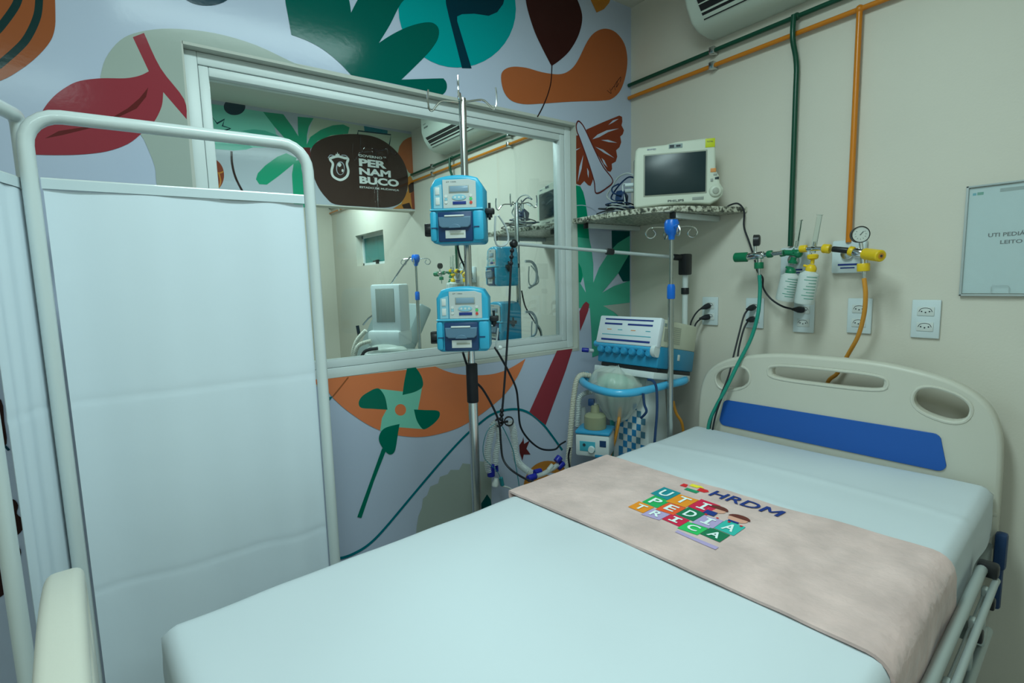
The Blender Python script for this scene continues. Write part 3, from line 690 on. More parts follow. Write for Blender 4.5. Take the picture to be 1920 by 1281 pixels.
# ------------------------------------------------------------------ folding privacy screen
scr = thing('folding_screen', 'white tube-framed folding privacy screen with cloth panels at the bed foot', 'screen', (-1.87, -.28, 0))
A = Vector((-1.600, -.288, 0)); B = Vector((-2.152, -.268, 0)); C_ = Vector((-2.232, -.440, 0)); H = 1.765; R_ = .0145
def frame_pts(p, q, H, rc=.062):
    d = (q - p).normalized(); up = Vector((0, 0, 1)); pts = [p.copy()]
    pts.append(p + up * (H - rc))
    for k in range(1, 7):
        a = k / 6 * PI / 2; pts.append(p + d * (rc - rc * math.cos(a)) + up * (H - rc + rc * math.sin(a)))
    for k in range(0, 7):
        a = k / 6 * PI / 2; pts.append(q - d * (rc - rc * math.sin(a)) + up * (H - rc + rc * math.cos(a)))
    pts.append(q.copy()); return pts
def cloth(mb, p, q, z0, z1, amp, seed, lean=0):
    t = bmesh.new(); nx, nz = 90, 170; d = (q - p); L = d.length; d.normalize(); nr = Vector((d.y, -d.x, 0)); g = []
    for i in range(nx + 1):
        a = i / nx; row = []
        for k in range(nz + 1):
            c = k / nz
            wv = amp * (.3 + .7 * (1 - c)) * (math.sin(a * 17 + seed + 1.5 * math.sin(a * 5 + seed)) * .5 + .8 * noise.noise(Vector((a * 6 + seed, c * 1.2, seed))))
            wv += .0012 * math.exp(-((c - .33) / .005) ** 2) + .0012 * math.exp(-((c - .66) / .005) ** 2)
            row.append(t.verts.new(p + d * (L * a) + nr * wv + Vector((0, 0, z0 + (z1 - z0) * c))))
        g.append(row)
    for i in range(nx):
        for k in range(nz): t.faces.new((g[i][k], g[i + 1][k], g[i + 1][k + 1], g[i][k + 1]))
    bmesh.ops.recalc_face_normals(t, faces=t.faces); bmesh.ops.solidify(t, geom=t.faces[:], thickness=.0012)
    mb.add(t, 'screen_cloth')
for n_, (p, q, sd) in enumerate([(A, B, .4), (B + Vector((-.010, .034, 0)), C_, 2.1)]):
    z0 = .0; mb = MB(); mb.tube('white_enamel', [v + Vector((0, 0, .09)) if v.z == 0 else v for v in frame_pts(p, q, H, .062 if n_ == 0 else .018)], R_, 14, 0)
    mb.tube('white_enamel', [p + Vector((0, 0, .22)), q + Vector((0, 0, .22))], .008, 10, 0)
    fr = build('panel_frame', mb, scr, world=True)
    d = (q - p).normalized(); mb = MB()
    cloth(mb, p + d * .017, q - d * (.019 if n_ == 0 else .052), .28, H - .150, .013 if n_ == 0 else .005, sd)
    cl = build('cloth_panel', mb, scr, world=True, smooth=70)
    mb = MB(); a, b_ = p + d * .015, q - d * (.017 if n_ == 0 else .052)
    M, L = axis_m(a + Vector((0, 0, H - .14)), b_ + Vector((0, 0, H - .14)))
    nr = Vector((d.y, -d.x, 0)) * .004
    for zz, hh in ((H - .149, .020),):
        mb.face('screen_hem', [a + nr + Vector((0, 0, zz)), b_ + nr + Vector((0, 0, zz)), b_ + nr + Vector((0, 0, zz + hh)), a + nr + Vector((0, 0, zz + hh))])
        mb.face('screen_hem', [a - nr + Vector((0, 0, zz)), b_ - nr + Vector((0, 0, zz)), b_ - nr + Vector((0, 0, zz + hh)), a - nr + Vector((0, 0, zz + hh))])
    mb.tube('white_enamel', [a + Vector((0, 0, H - .129)), b_ + Vector((0, 0, H - .129))], .0035, 8, 0)
    build('hem', mb, cl, world=True)
for p in (A, B, C_):
    mb = MB(); mb.cyl('rubber', p + Vector((-.01, 0, .028)), p + Vector((.01, 0, .028)), .027, bevel=.004); mb.cyl('white_enamel', p + Vector((0, 0, .03)), p + Vector((0, 0, .1)), .010); mb.tube('white_enamel', [p + Vector((0, -.03, .06)), p + Vector((0, 0, .09)), p + Vector((0, .03, .06))], .007, 8, 3)
    build('caster', mb, scr, world=True)
# ------------------------------------------------------------------ infusion pump stand
def iv_stand(loc, label, top=1.965):
    s = thing('drip_stand', label, 'drip stand', loc)
    mb = MB(); mb.cyl('steel', (0, 0, .10), (0, 0, 1.02), .0155, n=20); mb.cyl('steel', (0, 0, 1.0), (0, 0, top), .0115, n=20, bevel=.002); build('pole', mb, s)
    mb = MB(); mb.cyl('rubber', (0, 0, 1.005), (0, 0, 1.135), .019, n=20, bevel=.003); build('hand_grip', mb, s)
    mb = MB(); mb.cyl('steel', (0, 0, .075), (0, 0, .12), .03, n=20)
    for k in range(5):
        a = 2 * PI * k / 5 + .3; mb.tube('steel', [(0, 0, .095), (.14 * math.cos(a), .14 * math.sin(a), .09), (.255 * math.cos(a), .255 * math.sin(a), .062)], .011, 10, 4)
    build('base', mb, s)
    for k in range(5):
        a = 2 * PI * k / 5 + .3; x_, y_ = .255 * math.cos(a), .255 * math.sin(a)
        mb = MB(); mb.cyl('rubber', (x_ - .012, y_, .026), (x_ + .012, y_, .026), .0255, bevel=.003); mb.cyl('steel', (x_, y_, .03), (x_, y_, .07), .006); build('caster', mb, s)
    for k in range(4):
        a = math.radians(90 * k - 37); c, sn = math.cos(a), math.sin(a)
        mb = MB(); mb.tube('chrome', [(r * c, r * sn, z) for r, z in [(.008, top - .012), (.04, top - .008), (.065, top - .008), (.082, top - .022), (.094, top - .035), (.104, top - .026), (.106, top + .004), (.104, top + .028)]], .0032, 8, 4)
        build('hook', mb, s)
    return s
stand = iv_stand((-1.125, -.30, 0), 'steel drip stand carrying two blue infusion pumps in front of the interior window')
def rounded_arch(w, h, arch, r, n=10):
    """front outline of a pump body, bottom-left origin centred on x"""
    o = []
    for k in range(6): a = PI + k / 5 * PI / 2; o.append((-w / 2 + r + r * math.cos(a), r + r * math.sin(a)))
    for k in range(6): a = -PI / 2 + k / 5 * PI / 2; o.append((w / 2 - r + r * math.cos(a), r + r * math.sin(a)))
    r2 = .02
    for k in range(n + 1):
        a = k / n; x_ = w / 2 - a * w; z_ = h - arch * (abs(2 * a - 1)) ** 2.2 * 1.0
        ed = min(a, 1 - a) * w
        if ed < r2: z_ -= (r2 - math.sqrt(max(0, r2 * r2 - (r2 - ed) ** 2)))
        o.append((x_ * (1 if 0 < k < n else 1), z_))
    return o
FR = lambda y: T(0, y, 0) @ RX(90)         # local xy -> front plane (x, z) at given y
def pump(loc, rot, label):
    p = thing('infusion_pump', label, 'infusion pump', loc, rot, 'blue infusion pumps clamped on drip stands')
    W_, H_ = .163, .205
    mb = MB(); mb.curve2d('pump_blue', [rounded_arch(W_, H_, .016, .014)], .058, .010, FR(-.058))
    mb.box('pump_light', (-W_ / 2 - .001, -.124, .098), (W_ / 2 + .001, -.012, .104), .003)
    mb.box('pump_blue', (-W_ / 2 - .002, -.1235, .006), (-W_ / 2 + .02, -.02, .098), .008); mb.box('pump_blue', (W_ / 2 - .032, -.1235, .006), (W_ / 2 + .002, -.02, .098), .008)
    mb.box('navy', (-.079, -.1245, .045), (-.060, -.118, .048)); mb.box('navy', (.052, -.1245, .045), (.070, -.118, .049))
    body = build('pump_body', fin(mb), p)
    mb = MB()
    mb.curve2d('pump_face', [[(-.040, .105), (.062, .105), (.062, .183), (.040, .190), (-.040, .190)]], .002, .001, FR(-.118))
    build('control_panel', fin(mb), p)
    mb = MB(); mb.curve2d('pump_face_blue', [[(-.070, .105), (-.043, .105), (-.043, .177), (-.068, .169)]], .002, .001, FR(-.118))
    for z in (.116, .146): mb.box('label_white', (-.063, -.1212, z), (-.050, -.120, z + .022), .0005)
    build('indicator_strip', fin(mb), p)
    mb = MB(); mb.box('monitor_grey', (-.021, -.1215, .150), (.041, -.119, .172), .001); mb.box('lcd', (-.018, -.1222, .153), (.038, -.1205, .170), .0005); build('display', mb, p)
    mb = MB()
    mb.curve2d('pump_face_blue', [[(.010 + .022 * math.cos(a * PI / 8), .1365 + .009 * math.sin(a * PI / 8)) for a in range(16)]], .0012, .0004, FR(-.1205))
    for x_, z_, m_ in [(-.030, .141, 'label_white'), (-.030, .132, 'pump_face_blue'), (-.030, .123, 'label_white'), (.046, .141, 'label_white'), (.046, .131, 'key_green'), (.046, .120, 'key_red')]:
        mb.cyl(m_, (x_, -.119, z_), (x_, -.1215, z_), .0045, n=14)
    mb.box('label_navy', (-.010, -.1215, .1155), (.031, -.119, .1245), .0005)
    for q in range(3): mb.cyl('label_white', (-.002 + .012 * q, -.120, .1365), (-.002 + .012 * q, -.1222, .1365), .0032, n=12)
    build('keypad', mb, p)
    mb = MB(); mb.text('ink', 'ST 1000', FR(-.1202) @ T(-.028, .181, 0), width=.030, height=.0035, ext=.0001); build('lettering', mb, p)
    # cassette door
    mb = MB(); mb.box('navy', (-.058, -.1255, .004), (.049, -.10, .094), .004)
    dr = build('door', mb, p)
    mb = MB(); mb.curve2d('navy_light', [[(-.054, .078), (.046, .078), (.044, .052), (.036, .045), (-.044, .045), (-.053, .052)]], .006, .003, FR(-.129)); mb.box('label_white', (-.035, -.1365, .078), (.025, -.128, .083), .001)
    mb.curve2d('navy_light', [[(-.004 + .018 * math.cos(a * PI / 10), .044 + .012 * math.sin(a * PI / 10)) for a in range(11)]], .002, .001, FR(-.136)); build('latch', fin(mb), dr)
    mb = MB(); mb.box('label_white', (-.035, -.1268, .014), (.027, -.125, .038), .0004); mb.box('beige_dark', (-.020, -.1273, .024), (.022, -.1265, .030)); build('sticker', mb, dr)
    mb = MB(); mb.cyl('black', (-W_ / 2 - .002, -.085, .045), (-W_ / 2 - .024, -.085, .045), .018, n=18, bevel=.002); mb.box('black', (-W_ / 2 - .026, -.097, .025), (-W_ / 2 - .004, -.073, .064), .003); build('clamp_knob', mb, p)
    mb = MB(); mb.box('black', (W_ / 2, -.075, .090), (W_ / 2 + .028, -.045, .108), .004); mb.cyl('black', (W_ / 2 + .013, -.06, .073), (W_ / 2 + .013, -.06, .125), .0042, n=12); mb.cyl('black', (W_ / 2 + .013, -.06, .080), (W_ / 2 + .013, -.06, .09), .009, n=14); build('drop_sensor_plug', mb, p)
    mb = MB(); mb.box('black', (-.03, 0, .06), (.03, .014, .15), .004); mb.cyl('black', (.0, .013, .105), (.0, .034, .105), .012, n=14); build('pole_clamp', mb, p)
    p.scale = (.94, .94, .94)
    return p
PUMP_ROT = -43
def pump_at(zc, dx=0): 
    a = math.radians(PUMP_ROT); fx, fy = math.sin(a), -math.cos(a)
    return (-1.125 + fx * .047 + dx, -.30 + fy * .047, zc)
p1 = pump(pump_at(1.513), (0, 0, PUMP_ROT + 2), 'upper blue infusion pump on the steel stand in front of the window')
p2 = dup(p1, pump_at(1.195), (0, 0, PUMP_ROT + 5), label='lower blue infusion pump on the steel stand in front of the window')
# drop sensor holder coil beside the upper pump
mb = MB(); pp = [PY(u, v, -.36) for u, v in [(929, 405), (928, 430), (929, 452), (934, 461), (946, 460), (953, 450), (950, 430), (940, 412), (934, 404)]]
mb.tube('cord_grey', pp, .0032, 8); build('sensor_cord', mb, p1, world=True)
mb = MB(); pp = [PY(u, v, -.36) for u, v in [(934, 615), (932, 632), (930, 648), (933, 655), (938, 652)]]; mb.tube('cord_grey', pp, .0028, 8); mb.ball('label_white', pp[-1], .007)
build('sensor_cord', mb, p2, world=True)
# ------------------------------------------------------------------ corner shelf with bracket bars
def shelf(y0, label):
    s = thing('corner_shelf', label, 'shelf', (0, y0, 1.645))
    out = [(-.002, .0), (-.392, .0), (-.398, -.12), (-.397, -.25), (-.388, -.345), (-.355, -.43), (-.30, -.49), (-.20, -.53), (-.10, -.562), (-.002, -.592)]
    mb = MB(); mb.curve2d('granite', [out], .011, .003, T(0, 0, .011)); build('granite_slab', fin(mb), s)
    for (x_, a, b_) in [(-.33, 0, 0), (-.33, 0, 1)]:
        mb = MB()
        if b_ == 0: mb.box('white_enamel', (-.35, -.055, -.022), (-.002, -.035, -.001), .002); mb.box('black', (-.358, -.057, -.024), (-.349, -.033, -.001), .002)
        else: mb.box('white_enamel', (-.30, -.475, -.022), (-.002, -.455, -.001), .002); mb.box('black', (-.308, -.477, -.024), (-.299, -.453, -.001), .002)
        build('bracket_bar', mb, s)
    return s
shelf(-.003, 'speckled granite corner shelf beside the mural wall holding the patient monitor')
# patient monitor
def monitor(loc, rot, label):
    m = thing('patient_monitor', label, 'patient monitor', loc, rot)
    W_, H_ = .350, .262
    out = [(-.165, .0), (-.175, .012), (-.172, .20), (-.168, .245), (-.155, .257), (-.04, .260), (.0, .268), (.12, .272), (.150, .262), (.158, .24), (.160, .14), (.174, .115), (.178, .085), (.192, .062), (.190, .035), (.172, .015), (.14, -.002), (.08, .006), (0, .009), (-.10, .004)]
    mb = MB(); mb.curve2d('monitor_case', [out], .030, .009, FR(-.03)); mb.box('monitor_case', (-.150, -.01, .01), (.140, .12, .245), .02); mb.box('monitor_grey', (-.178, -.012, .02), (-.145, .10, .22), .01)
    build('case', fin(mb), m)
    mb = MB(); mb.box('beige_dark', (-.134, -.062, .046), (.126, -.058, .224), .002); mb.box('screen_dark', (-.128, -.0645, .052), (.120, -.061, .218), .001); build('display', mb, m)
    mb = MB(); mb.lathe('monitor_case', [(0, .012), (.018, .011), (.024, .006), (.026, 0), (.026, -.004)], (.160, -.060, .052), (.160, -.1, .052)); mb.cyl('beige_dark', (.160, -.070, .052), (.160, -.076, .052), .013, n=18, bevel=.002); build('dial', mb, m)
    mb = MB()
    for x_, z_, c, sx, sz in [(.150, .138, 'sticker_orange', .011, .008), (.158, .120, 'monitor_grey', .007, .004), (.165, .105, 'screen_dark', .008, .005), (.145, .098, 'monitor_grey', .005, .006)]: mb.box(c, (x_ - sx, -.0625, z_ - sz), (x_ + sx, -.059, z_ + sz), .001)
    build('buttons', mb, m)
    mb = MB(); mb.box('sticker_lime', (.117, -.0618, .232), (.155, -.0595, .268), .001); mb.text('ink', 'TOTAL', FR(-.062) @ T(.122, .252, 0), width=.026, height=.006, bold=.02); build('sticker', mb, m, label='lime yellow sticker')
    mb = MB(); mb.box('next_grey', (-.03, -.0612, .240), (.026, -.0598, .258), .0004); mb.box('ink', (-.026, -.0618, .243), (-.008, -.0608, .255)); mb.box('ink', (0, -.0618, .245), (.018, -.0608, .253)); build('top_label', mb, m)
    mb = MB(); mb.box('monitor_grey', (.068, -.0612, .020), (.114, -.0598, .033), .0004); build('asset_label', mb, m)
    mb = MB(); mb.text('ink', 'PHILIPS', FR(-.0612) @ T(-.032, .018, 0), width=.066, height=.009, bold=.02); build('lettering', mb, m)
    mb = MB(); mb.text('label_navy', 'BIOMED', FR(-.0612) @ T(-.118, .2405, 0), width=.036, height=.006); build('lettering', mb, m)
    for z_, c in ((.115, 'plate_white'), (.090, 'cord_grey')):
        mb = MB(); mb.cyl(c, (-.172, .02, z_), (-.216, .02, z_), .009, n=14, bevel=.002); build('cable_plug', mb, m)
    mb = MB(); mb.box('monitor_grey', (-.12, -.02, -.012), (.11, .10, .006), .004); build('foot', mb, m)
    m.scale = (.93, .93, .93)
    return m
MP = Vector((-.172, -.380, 1.680)); mon = monitor(MP, (0, 0, -51), 'cream patient monitor with a dark screen and lime sticker on the corner shelf')
# sensor leads heaped left of the monitor
def world_tube(name, m, pts, r, label, cat, **k):
    mb = MB(); mb.tube(m, pts, r, k.pop('n', 8), k.pop('smooth', 6), **k); return tag(build(name, mb), label, cat)
heap = thing('sensor_lead_bundle', 'heap of grey and blue sensor leads beside the patient monitor on the shelf', 'cables', (-.25, -.12, 1.668))
rnd = random.Random(4)
for k in range(11):
    cx, cy = -.255 + rnd.uniform(-.05, .05), -.135 + rnd.uniform(-.045, .04); rr = rnd.uniform(.035, .06); tl = rnd.uniform(-.25, .25); zz = 1.678 + k * .0042
    mb = MB(); mb.tube(['cord_grey', 'rubber', 'dark_blue', 'cord_grey'][k % 4], [(cx + rr * math.cos(a) * 1.2, cy + rr * math.sin(a) * .9, max(1.6705, zz + tl * rr * math.cos(a + k))) for a in [i * PI / 6 for i in range(12)]], .0028, 7, 3, True); build('lead', mb, heap, world=True)
mb = MB(); mb.box('dark_blue', (-.03, -.02, 0), (.03, .02, .05), .008, M=T(-.245, -.155, 1.722) @ RZ(20) @ RY(20)); build('connector_block', mb, heap, world=True, label='dark blue connector block')
for k, pts in enumerate([[(1193, 335), (1180, 332), (1168, 340), (1155, 355), (1146, 372), (1160, 380)], [(1193, 332), (1178, 325), (1160, 332), (1148, 350), (1138, 368), (1150, 378), (1170, 380)], [(1190, 350), (1170, 345), (1168, 358), (1172, 380), (1168, 400), (1160, 408)], [(1160, 345), (1148, 352), (1150, 362), (1165, 366)]]):
    mb = MB(); P = [PX(u, v, -.25 - .02 * (k % 2)) for u, v in pts]; mb.tube(['dark_blue', 'cord_grey', 'plate_white', 'dark_blue'][k], P, .0035, 8); build('lead', mb, heap, world=True)
# ------------------------------------------------------------------ gas pipes, outlets and flow meters on the head wall
def pipe_run(y0, y1, z, m, name, label, drop=None, zb=1.50, r=.0082):
    t = thing(name, label, 'pipe', (-.022, y0, z))
    mb = MB(); mb.cyl(m, (-.022, y0, z), (-.022, y1, z), r, n=16); build('run', mb, t, world=True)
    if drop is not None:
        mb = MB(); mb.tube(m, ([(-.042, drop, z), (-.044, drop, z - .08), (-.024, drop - .006, z - .16), (-.022, drop - .006, z - .3), (-.022, drop - .006, zb)] if m == 'green_dark' else [(-.022, drop, z), (-.022, drop, z - .3), (-.022, drop, zb)]), r * 1.1, 14, 4); mb.ball(m, (-.022, drop, z), r * 1.6)
        build('drop_pipe', mb, t, world=True)
    for y in (y0 + (y1 - y0) * .17, y0 + (y1 - y0) * .62):
        mb = MB(); mb.box('steel', (-.036, y - .012, z - .014), (-.001, y + .012, z + .014), .003); build('clip', mb, t, world=True)
    return t
pipe_run(-.004, -2.6, 2.300, 'green_dark', 'gas_pipe', 'dark green gas pipe along the head wall dropping to the green outlet', -.772)
pipe_run(-.004, -2.6, 2.243, 'orange_pipe', 'gas_pipe', 'orange gas pipe under the green one dropping to the yellow outlet', -.972)
pipe_run(BY - .004, .115, 2.300, 'green_dark', 'gas_pipe', 'green gas pipe on the wall behind the interior window', 1.66)
pipe_run(BY - .004, .115, 2.243, 'orange_pipe', 'gas_pipe', 'orange gas pipe on the wall behind the interior window')
pipe_run(FAR - .01, BY + .125, 2.300, 'green_dark', 'gas_pipe', 'far length of green pipe under the painted bulkhead')
pipe_run(FAR - .01, BY + .125, 2.243, 'orange_pipe', 'gas_pipe', 'far length of orange pipe under the painted bulkhead')
def gas_plate(y, z, label):
    t = thing('gas_outlet_plate', label, 'gas outlet', (0, y, z))
    mb = MB(); mb.box('plate_white', (-.022, -.052, -.056), (-.001, .052, .056), .006); build('cover', mb, t)
    mb = MB(); mb.cyl('steel', (-.022, 0, .01), (-.034, 0, .01), .020, n=20, bevel=.002); mb.box('label_navy', (-.0235, -.03, -.030), (-.0215, .03, -.024)); mb.box('label_navy', (-.0235, -.022, -.040), (-.0215, .022, -.036)); build('socket', mb, t)
    return t
gas_plate(-.794, 1.440, 'white wall plate behind the green oxygen valves'); gas_plate(-.972, 1.452, 'white wall plate behind the yellow air regulator')
XG = -.115
def GP(u, v, x=XG): return PX(u, v, x)
def regulator(kind):
    g = kind == 'green'; body = 'green' if g else 'yellow'
    lb = 'green oxygen regulator with a side-facing gauge above the green hose' if g else 'yellow air regulator with a round white gauge above the orange hose'
    base = GP(1415, 480) if g else GP(1606, 474)
    t = thing('gas_regulator', lb, 'regulator', base)
    mb = MB()
    if g: mb.cyl('chrome', GP(1400, 482), GP(1432, 478), .014, n=20, bevel=.002); mb.cyl('chrome', GP(1432, 478), GP(1441, 477), .008, n=14); mb.cyl('chrome', GP(1416, 462), GP(1416, 478), .006, n=12); mb.cyl('chrome', GP(1448, 476), GP(1468, 474), .008, n=14); mb.cyl('chrome', GP(1424, 480), GP(1424, 494), .009, n=14)
    else: mb.cyl('chrome', GP(1600, 473), GP(1622, 476), .0145, n=20, bevel=.002); mb.cyl('chrome', GP(1614, 455), GP(1616, 470), .006, n=12); mb.cyl('chrome', GP(1618, 478), GP(1619, 494), .009, n=14); mb.tube('chrome', [GP(1614, 466), PX(1606, 470, -.06), PX(1600, 474, -.024)], .008, 12, 3)
    build('valve_body', mb, t, world=True)
    mb = MB()
    a, b_ = (GP(1402, 482), GP(1378, 483)) if g else (GP(1622, 476), PX(1652, 480, -.155))
    d = (b_ - a); k_ = d.length; mb.lathe(body, [(.0, 0), (.0145, 0), (.0182, .003), (.0182, k_ - .003), (.015, k_), (0, k_)], a, b_, 24)
    if not g: mb.lathe('orange_hose', [(0, k_ + .001), (.009, k_ + .001), (.009, k_ - .001)], a, b_, 20); mb.lathe('ink', [(0, k_ + .0016), (.004, k_ + .0016), (.004, k_)], a, b_, 12)
    build('adjusting_knob', mb, t, world=True)
    # gauge
    c = GP(1418, 451) if g else GP(1612, 440)
    dr = Vector((-.35, .94, 0)) if g else Vector((-.80, -.60, .0))
    mb = MB(); dd = .022 if g else .026; a = c - dr * (dd * .6); gk = 1.0 if g else 1.22
    mb.lathe('black', [(0, 0), (.016 * gk, 0), (.0205 * gk, .003), (.0215 * gk, dd - .002), (.0215 * gk, dd), (.0195 * gk, dd)], a, a + dr, 28)
    mb.lathe('gauge_face', [(0, dd - .0025), (.0198 * gk, dd - .0025), (.0198 * gk, dd - .004)], a, a + dr, 28)
    A_, _ = axis_m(a, a + dr)
    for q in range(9):
        an = math.radians(-220 + q * 32.5); mb.box('ink', (.013, -.0004, dd - .0025), (.0165, .0004, dd - .0018), M=A_ @ Matrix.Rotation(an, 4, 'Z'))
    mb.box('ink', (-.003, -.0008, dd - .0022), (.012, .0008, dd - .0014), M=A_ @ Matrix.Rotation(.9, 4, 'Z'))
    build('pressure_gauge', fin(mb), t, world=True)
    mb = MB()
    if g: mb.cyl(body, GP(1423, 492), GP(1423, 504), .0165, n=10, bevel=.002); mb.cyl('chrome', GP(1423.5, 504), GP(1424, 518), .0055, .004, n=12)
    else: mb.cyl(body, GP(1619, 494), GP(1619, 509), .0185, n=10, bevel=.002); mb.cyl('chrome', GP(1619.5, 509), GP(1620, 524), .0055, .004, n=12)
    build('hose_nut', mb, t, world=True)
    mb = MB()
    if g: mb.cyl(body, GP(1439, 477), GP(1448, 476), .0135, n=10, bevel=.002); mb.cyl(body, PX(1463, 476, -.09), PX(1473, 474, -.09), .012, n=10, bevel=.002)
    else: mb.cyl(body, GP(1592, 470), GP(1601, 472), .0155, n=10, bevel=.002); mb.cyl('black', GP(1561, 467), GP(1591, 470), .0095, n=16, bevel=.002); mb.cyl(body, GP(1543, 466), GP(1557, 467), .0155, n=10, bevel=.002)
    build('coupling', mb, t, world=True)
    return t
reg_g = regulator('green'); reg_y = regulator('yellow')
def flowmeter(kind):
    g = kind == 'green'; body = 'green' if g else 'yellow'
    lb = 'green flowmeter with a clear bottle next to the green regulator' if g else 'yellow flowmeter with a clear bottle, right of the green one'
    x = -.10 if g else -.125
    f_ = lambda u, v: PX(u, v, x)
    t = thing('oxygen_flowmeter', lb, 'flowmeter', f_(1490, 480) if g else f_(1524, 480))
    tb, tt = (f_(1492, 468), f_(1500, 414)) if g else (f_(1524, 474), f_(1537, 404))
    mb = MB(); L = (tt - tb).length; mb.lathe('glass_clear', [(0, 0), (.0085, 0), (.0078, L), (.010, L + .001), (.010, L + .003), (0, L + .003)], tb, tt, 18)
    mb.cyl('steel', tb.lerp(tt, .05), tb.lerp(tt, .30), .0035, n=8); build('sight_tube', mb, t, world=True)
    mb = MB()
    if g:
        mb.ball(body, f_(1497, 476), .0145); mb.cyl(body, f_(1473, 474), f_(1495, 475), .010, n=14); mb.cyl('chrome', f_(1480, 474), PX(1484, 476, -.03), .009, n=12)
        mb.lathe(body, [(0, 0), (.015, 0), (.016, .006), (.010, .012), (.010, .022), (0, .022)], f_(1486, 494), f_(1489, 480)); mb.cyl(body, f_(1489, 479), f_(1491, 468), .010, n=14)
    else:
        mb.cyl(body, f_(1500, 467), f_(1513, 466), .0125, n=10, bevel=.002); mb.cyl('chrome', f_(1512, 467), f_(1541, 466), .0075, n=12)
        mb.lathe(body, [(0, 0), (.010, 0), (.0165, .004), (.018, .014), (.014, .018), (0, .018)], f_(1524, 487), f_(1524, 476)); mb.cyl(body, f_(1523, 495), f_(1524, 486), .006, n=12)
        mb.tube('chrome', [f_(1512, 467), PX(1508, 468, -.07), PX(1500, 470, -.023)], .008, 12, 3)
    build('valve_body', mb, t, world=True)
    mb = MB(); a, b_ = (f_(1482, 513), f_(1485, 497)) if g else (f_(1520, 508), f_(1523, 492))
    mb.lathe(body, [(0, -.002), (.0165, -.002), (.0175, .008), (.014, .016), (.008, .022), (0, .022)], a, b_, 16); mb.cyl(body, f_(1474, 501) if g else f_(1507, 498), f_(1484, 503) if g else f_(1521, 501), .0045, n=10); build('bottle_cap', mb, t, world=True)
    mb = MB(); a, b_ = (f_(1484, 511), f_(1471, 564)) if g else (f_(1519, 507), f_(1507, 570))
    L = (b_ - a).length
    mb.lathe('bottle', [(.012, 0), (.018, .004), (.030, .014), (.0315, .022), (.0315, L - .006), (.029, L - .001), (0, L)], a, b_, 28)
    A_, _ = axis_m(a, b_)
    bt = build('humidifier_bottle', fin(mb), t, world=True)
    mb = MB(); dcam = (CAM - (a + b_) / 2); dcam.normalize(); ax = (b_ - a).normalized(); side = ax.cross(dcam).normalized(); nrm = side.cross(ax).normalized()
    rnd2 = random.Random(3)
    for q in range(8):
        s_ = .020 + (L - .032) * q / 8; wd = [.022, .026, .016, .020, .024, .018, .026, .020][q]; arc = wd / .0318
        ring = [(a + ax * s_ + (nrm * math.cos(an) + side * math.sin(an)) * .0320) for an in [(-.9 + arc * 0) + arc * j / 5 * 1.6 for j in range(6)]]
        for p_, r_ in zip(ring, ring[1:]): mb.face('teal_ink', [p_, r_, r_ + ax * .0022, p_ + ax * .0022])
    build('bottle_print', mb, bt, world=True)
    return t
fl_g = flowmeter('green'); fl_y = flowmeter('yellow')
# hoses
def tube_thing(name, m, pts, r, label, cat, **k):
    return world_tube(name, m, pts, r, label, cat, **k)
tube_thing('gas_hose', 'green_hose', [GP(1424, 516), GP(1425, 545), PX(1421, 590, -.13), PX(1408, 635, -.14), PX(1385, 680, -.16), PX(1363, 725, -.19), PX(1343, 762, -.2), PX(1330, 792, -.2), PX(1325, 830, -.19), PX(1320, 880, -.18), PX(1318, 950, -.17)], .0068, 'green gas hose dropping from the green regulator past the headboard', 'hose', n=10)
tube_thing('gas_hose', 'orange_hose', [GP(1620, 522), GP(1623, 552), PX(1620, 590, -.10), PX(1609, 630, -.075), PX(1590, 665, -.04), PX(1570, 700, -.026), PX(1550, 722, -.022), PX(1535, 800, -.02), PX(1530, 880, -.02)], .0068, 'orange gas hose dropping from the yellow regulator behind the headboard', 'hose', n=10)
# electrical outlets
OUT = []
for y, z, lb in [(-.442, 1.249, 'double outlet left of the hoses, two black plugs in it'), (-.640, 1.247, 'double outlet behind the green hose'), (-.828, 1.241, 'double outlet under the two flowmeter bottles'), (-1.010, 1.250, 'double outlet behind the orange hose'), (-1.194, 1.247, 'empty double outlet farthest right on the head wall')]:
    t = thing('wall_outlet', 'white ' + lb, 'outlet', (0, y, z), group='double outlets in a row on the head wall')
    mb = MB(); mb.box('plate_white', (-.009, -.037, -.060), (-.001, .037, .060), .003); build('cover_plate', mb, t)
    for zz in (.024, -.024):
        mb = MB(); mb.box('label_white', (-.0115, -.022, zz - .014), (-.008, .022, zz + .014), .002)
        for q, dy, dz in [(0, -.010, 0), (1, 0, -.003), (2, .010, 0)]: mb.cyl('ink', (-.0112, dy, zz + dz), (-.0122, dy, zz + dz), .0022, n=10)
        mb.tube('ink', [(-.0118, -.017, zz - .001), (-.0118, -.012, zz + .008), (-.0118, 0, zz + .011), (-.0118, .012, zz + .008), (-.0118, .017, zz - .001)], .0008, 6, 3)
        build('socket', mb, t)
    OUT.append(t)
def plug_cord(pts, label, name='power_cord', r=.0035, plug=None):
    t = thing(name, label, 'power cord', plug)
    mb = MB(); mb.tube('rubber', pts, r, 8); build('cable', mb, t, world=True)
    p = Vector(plug); q = Vector(pts[0]) if (Vector(pts[0]) - p).length < .1 else Vector(pts[-1])
    mb = MB(); mb.lathe('rubber', [(0, 0), (.010, 0), (.012, .008), (.0115, .020), (.006, .038), (.004, .046), (0, .046)], p, p + (q - p).normalized() * .05, 14); build('plug', mb, t, world=True)
    return t
plug_cord([PX(1322, 576, -.035), PX(1310, 582, -.06), PX(1299, 597, -.075), PX(1294, 615, -.08), PX(1293, 660, -.08)], 'black cord from the upper socket of the left outlet', plug=(-.013, -.442, 1.273))
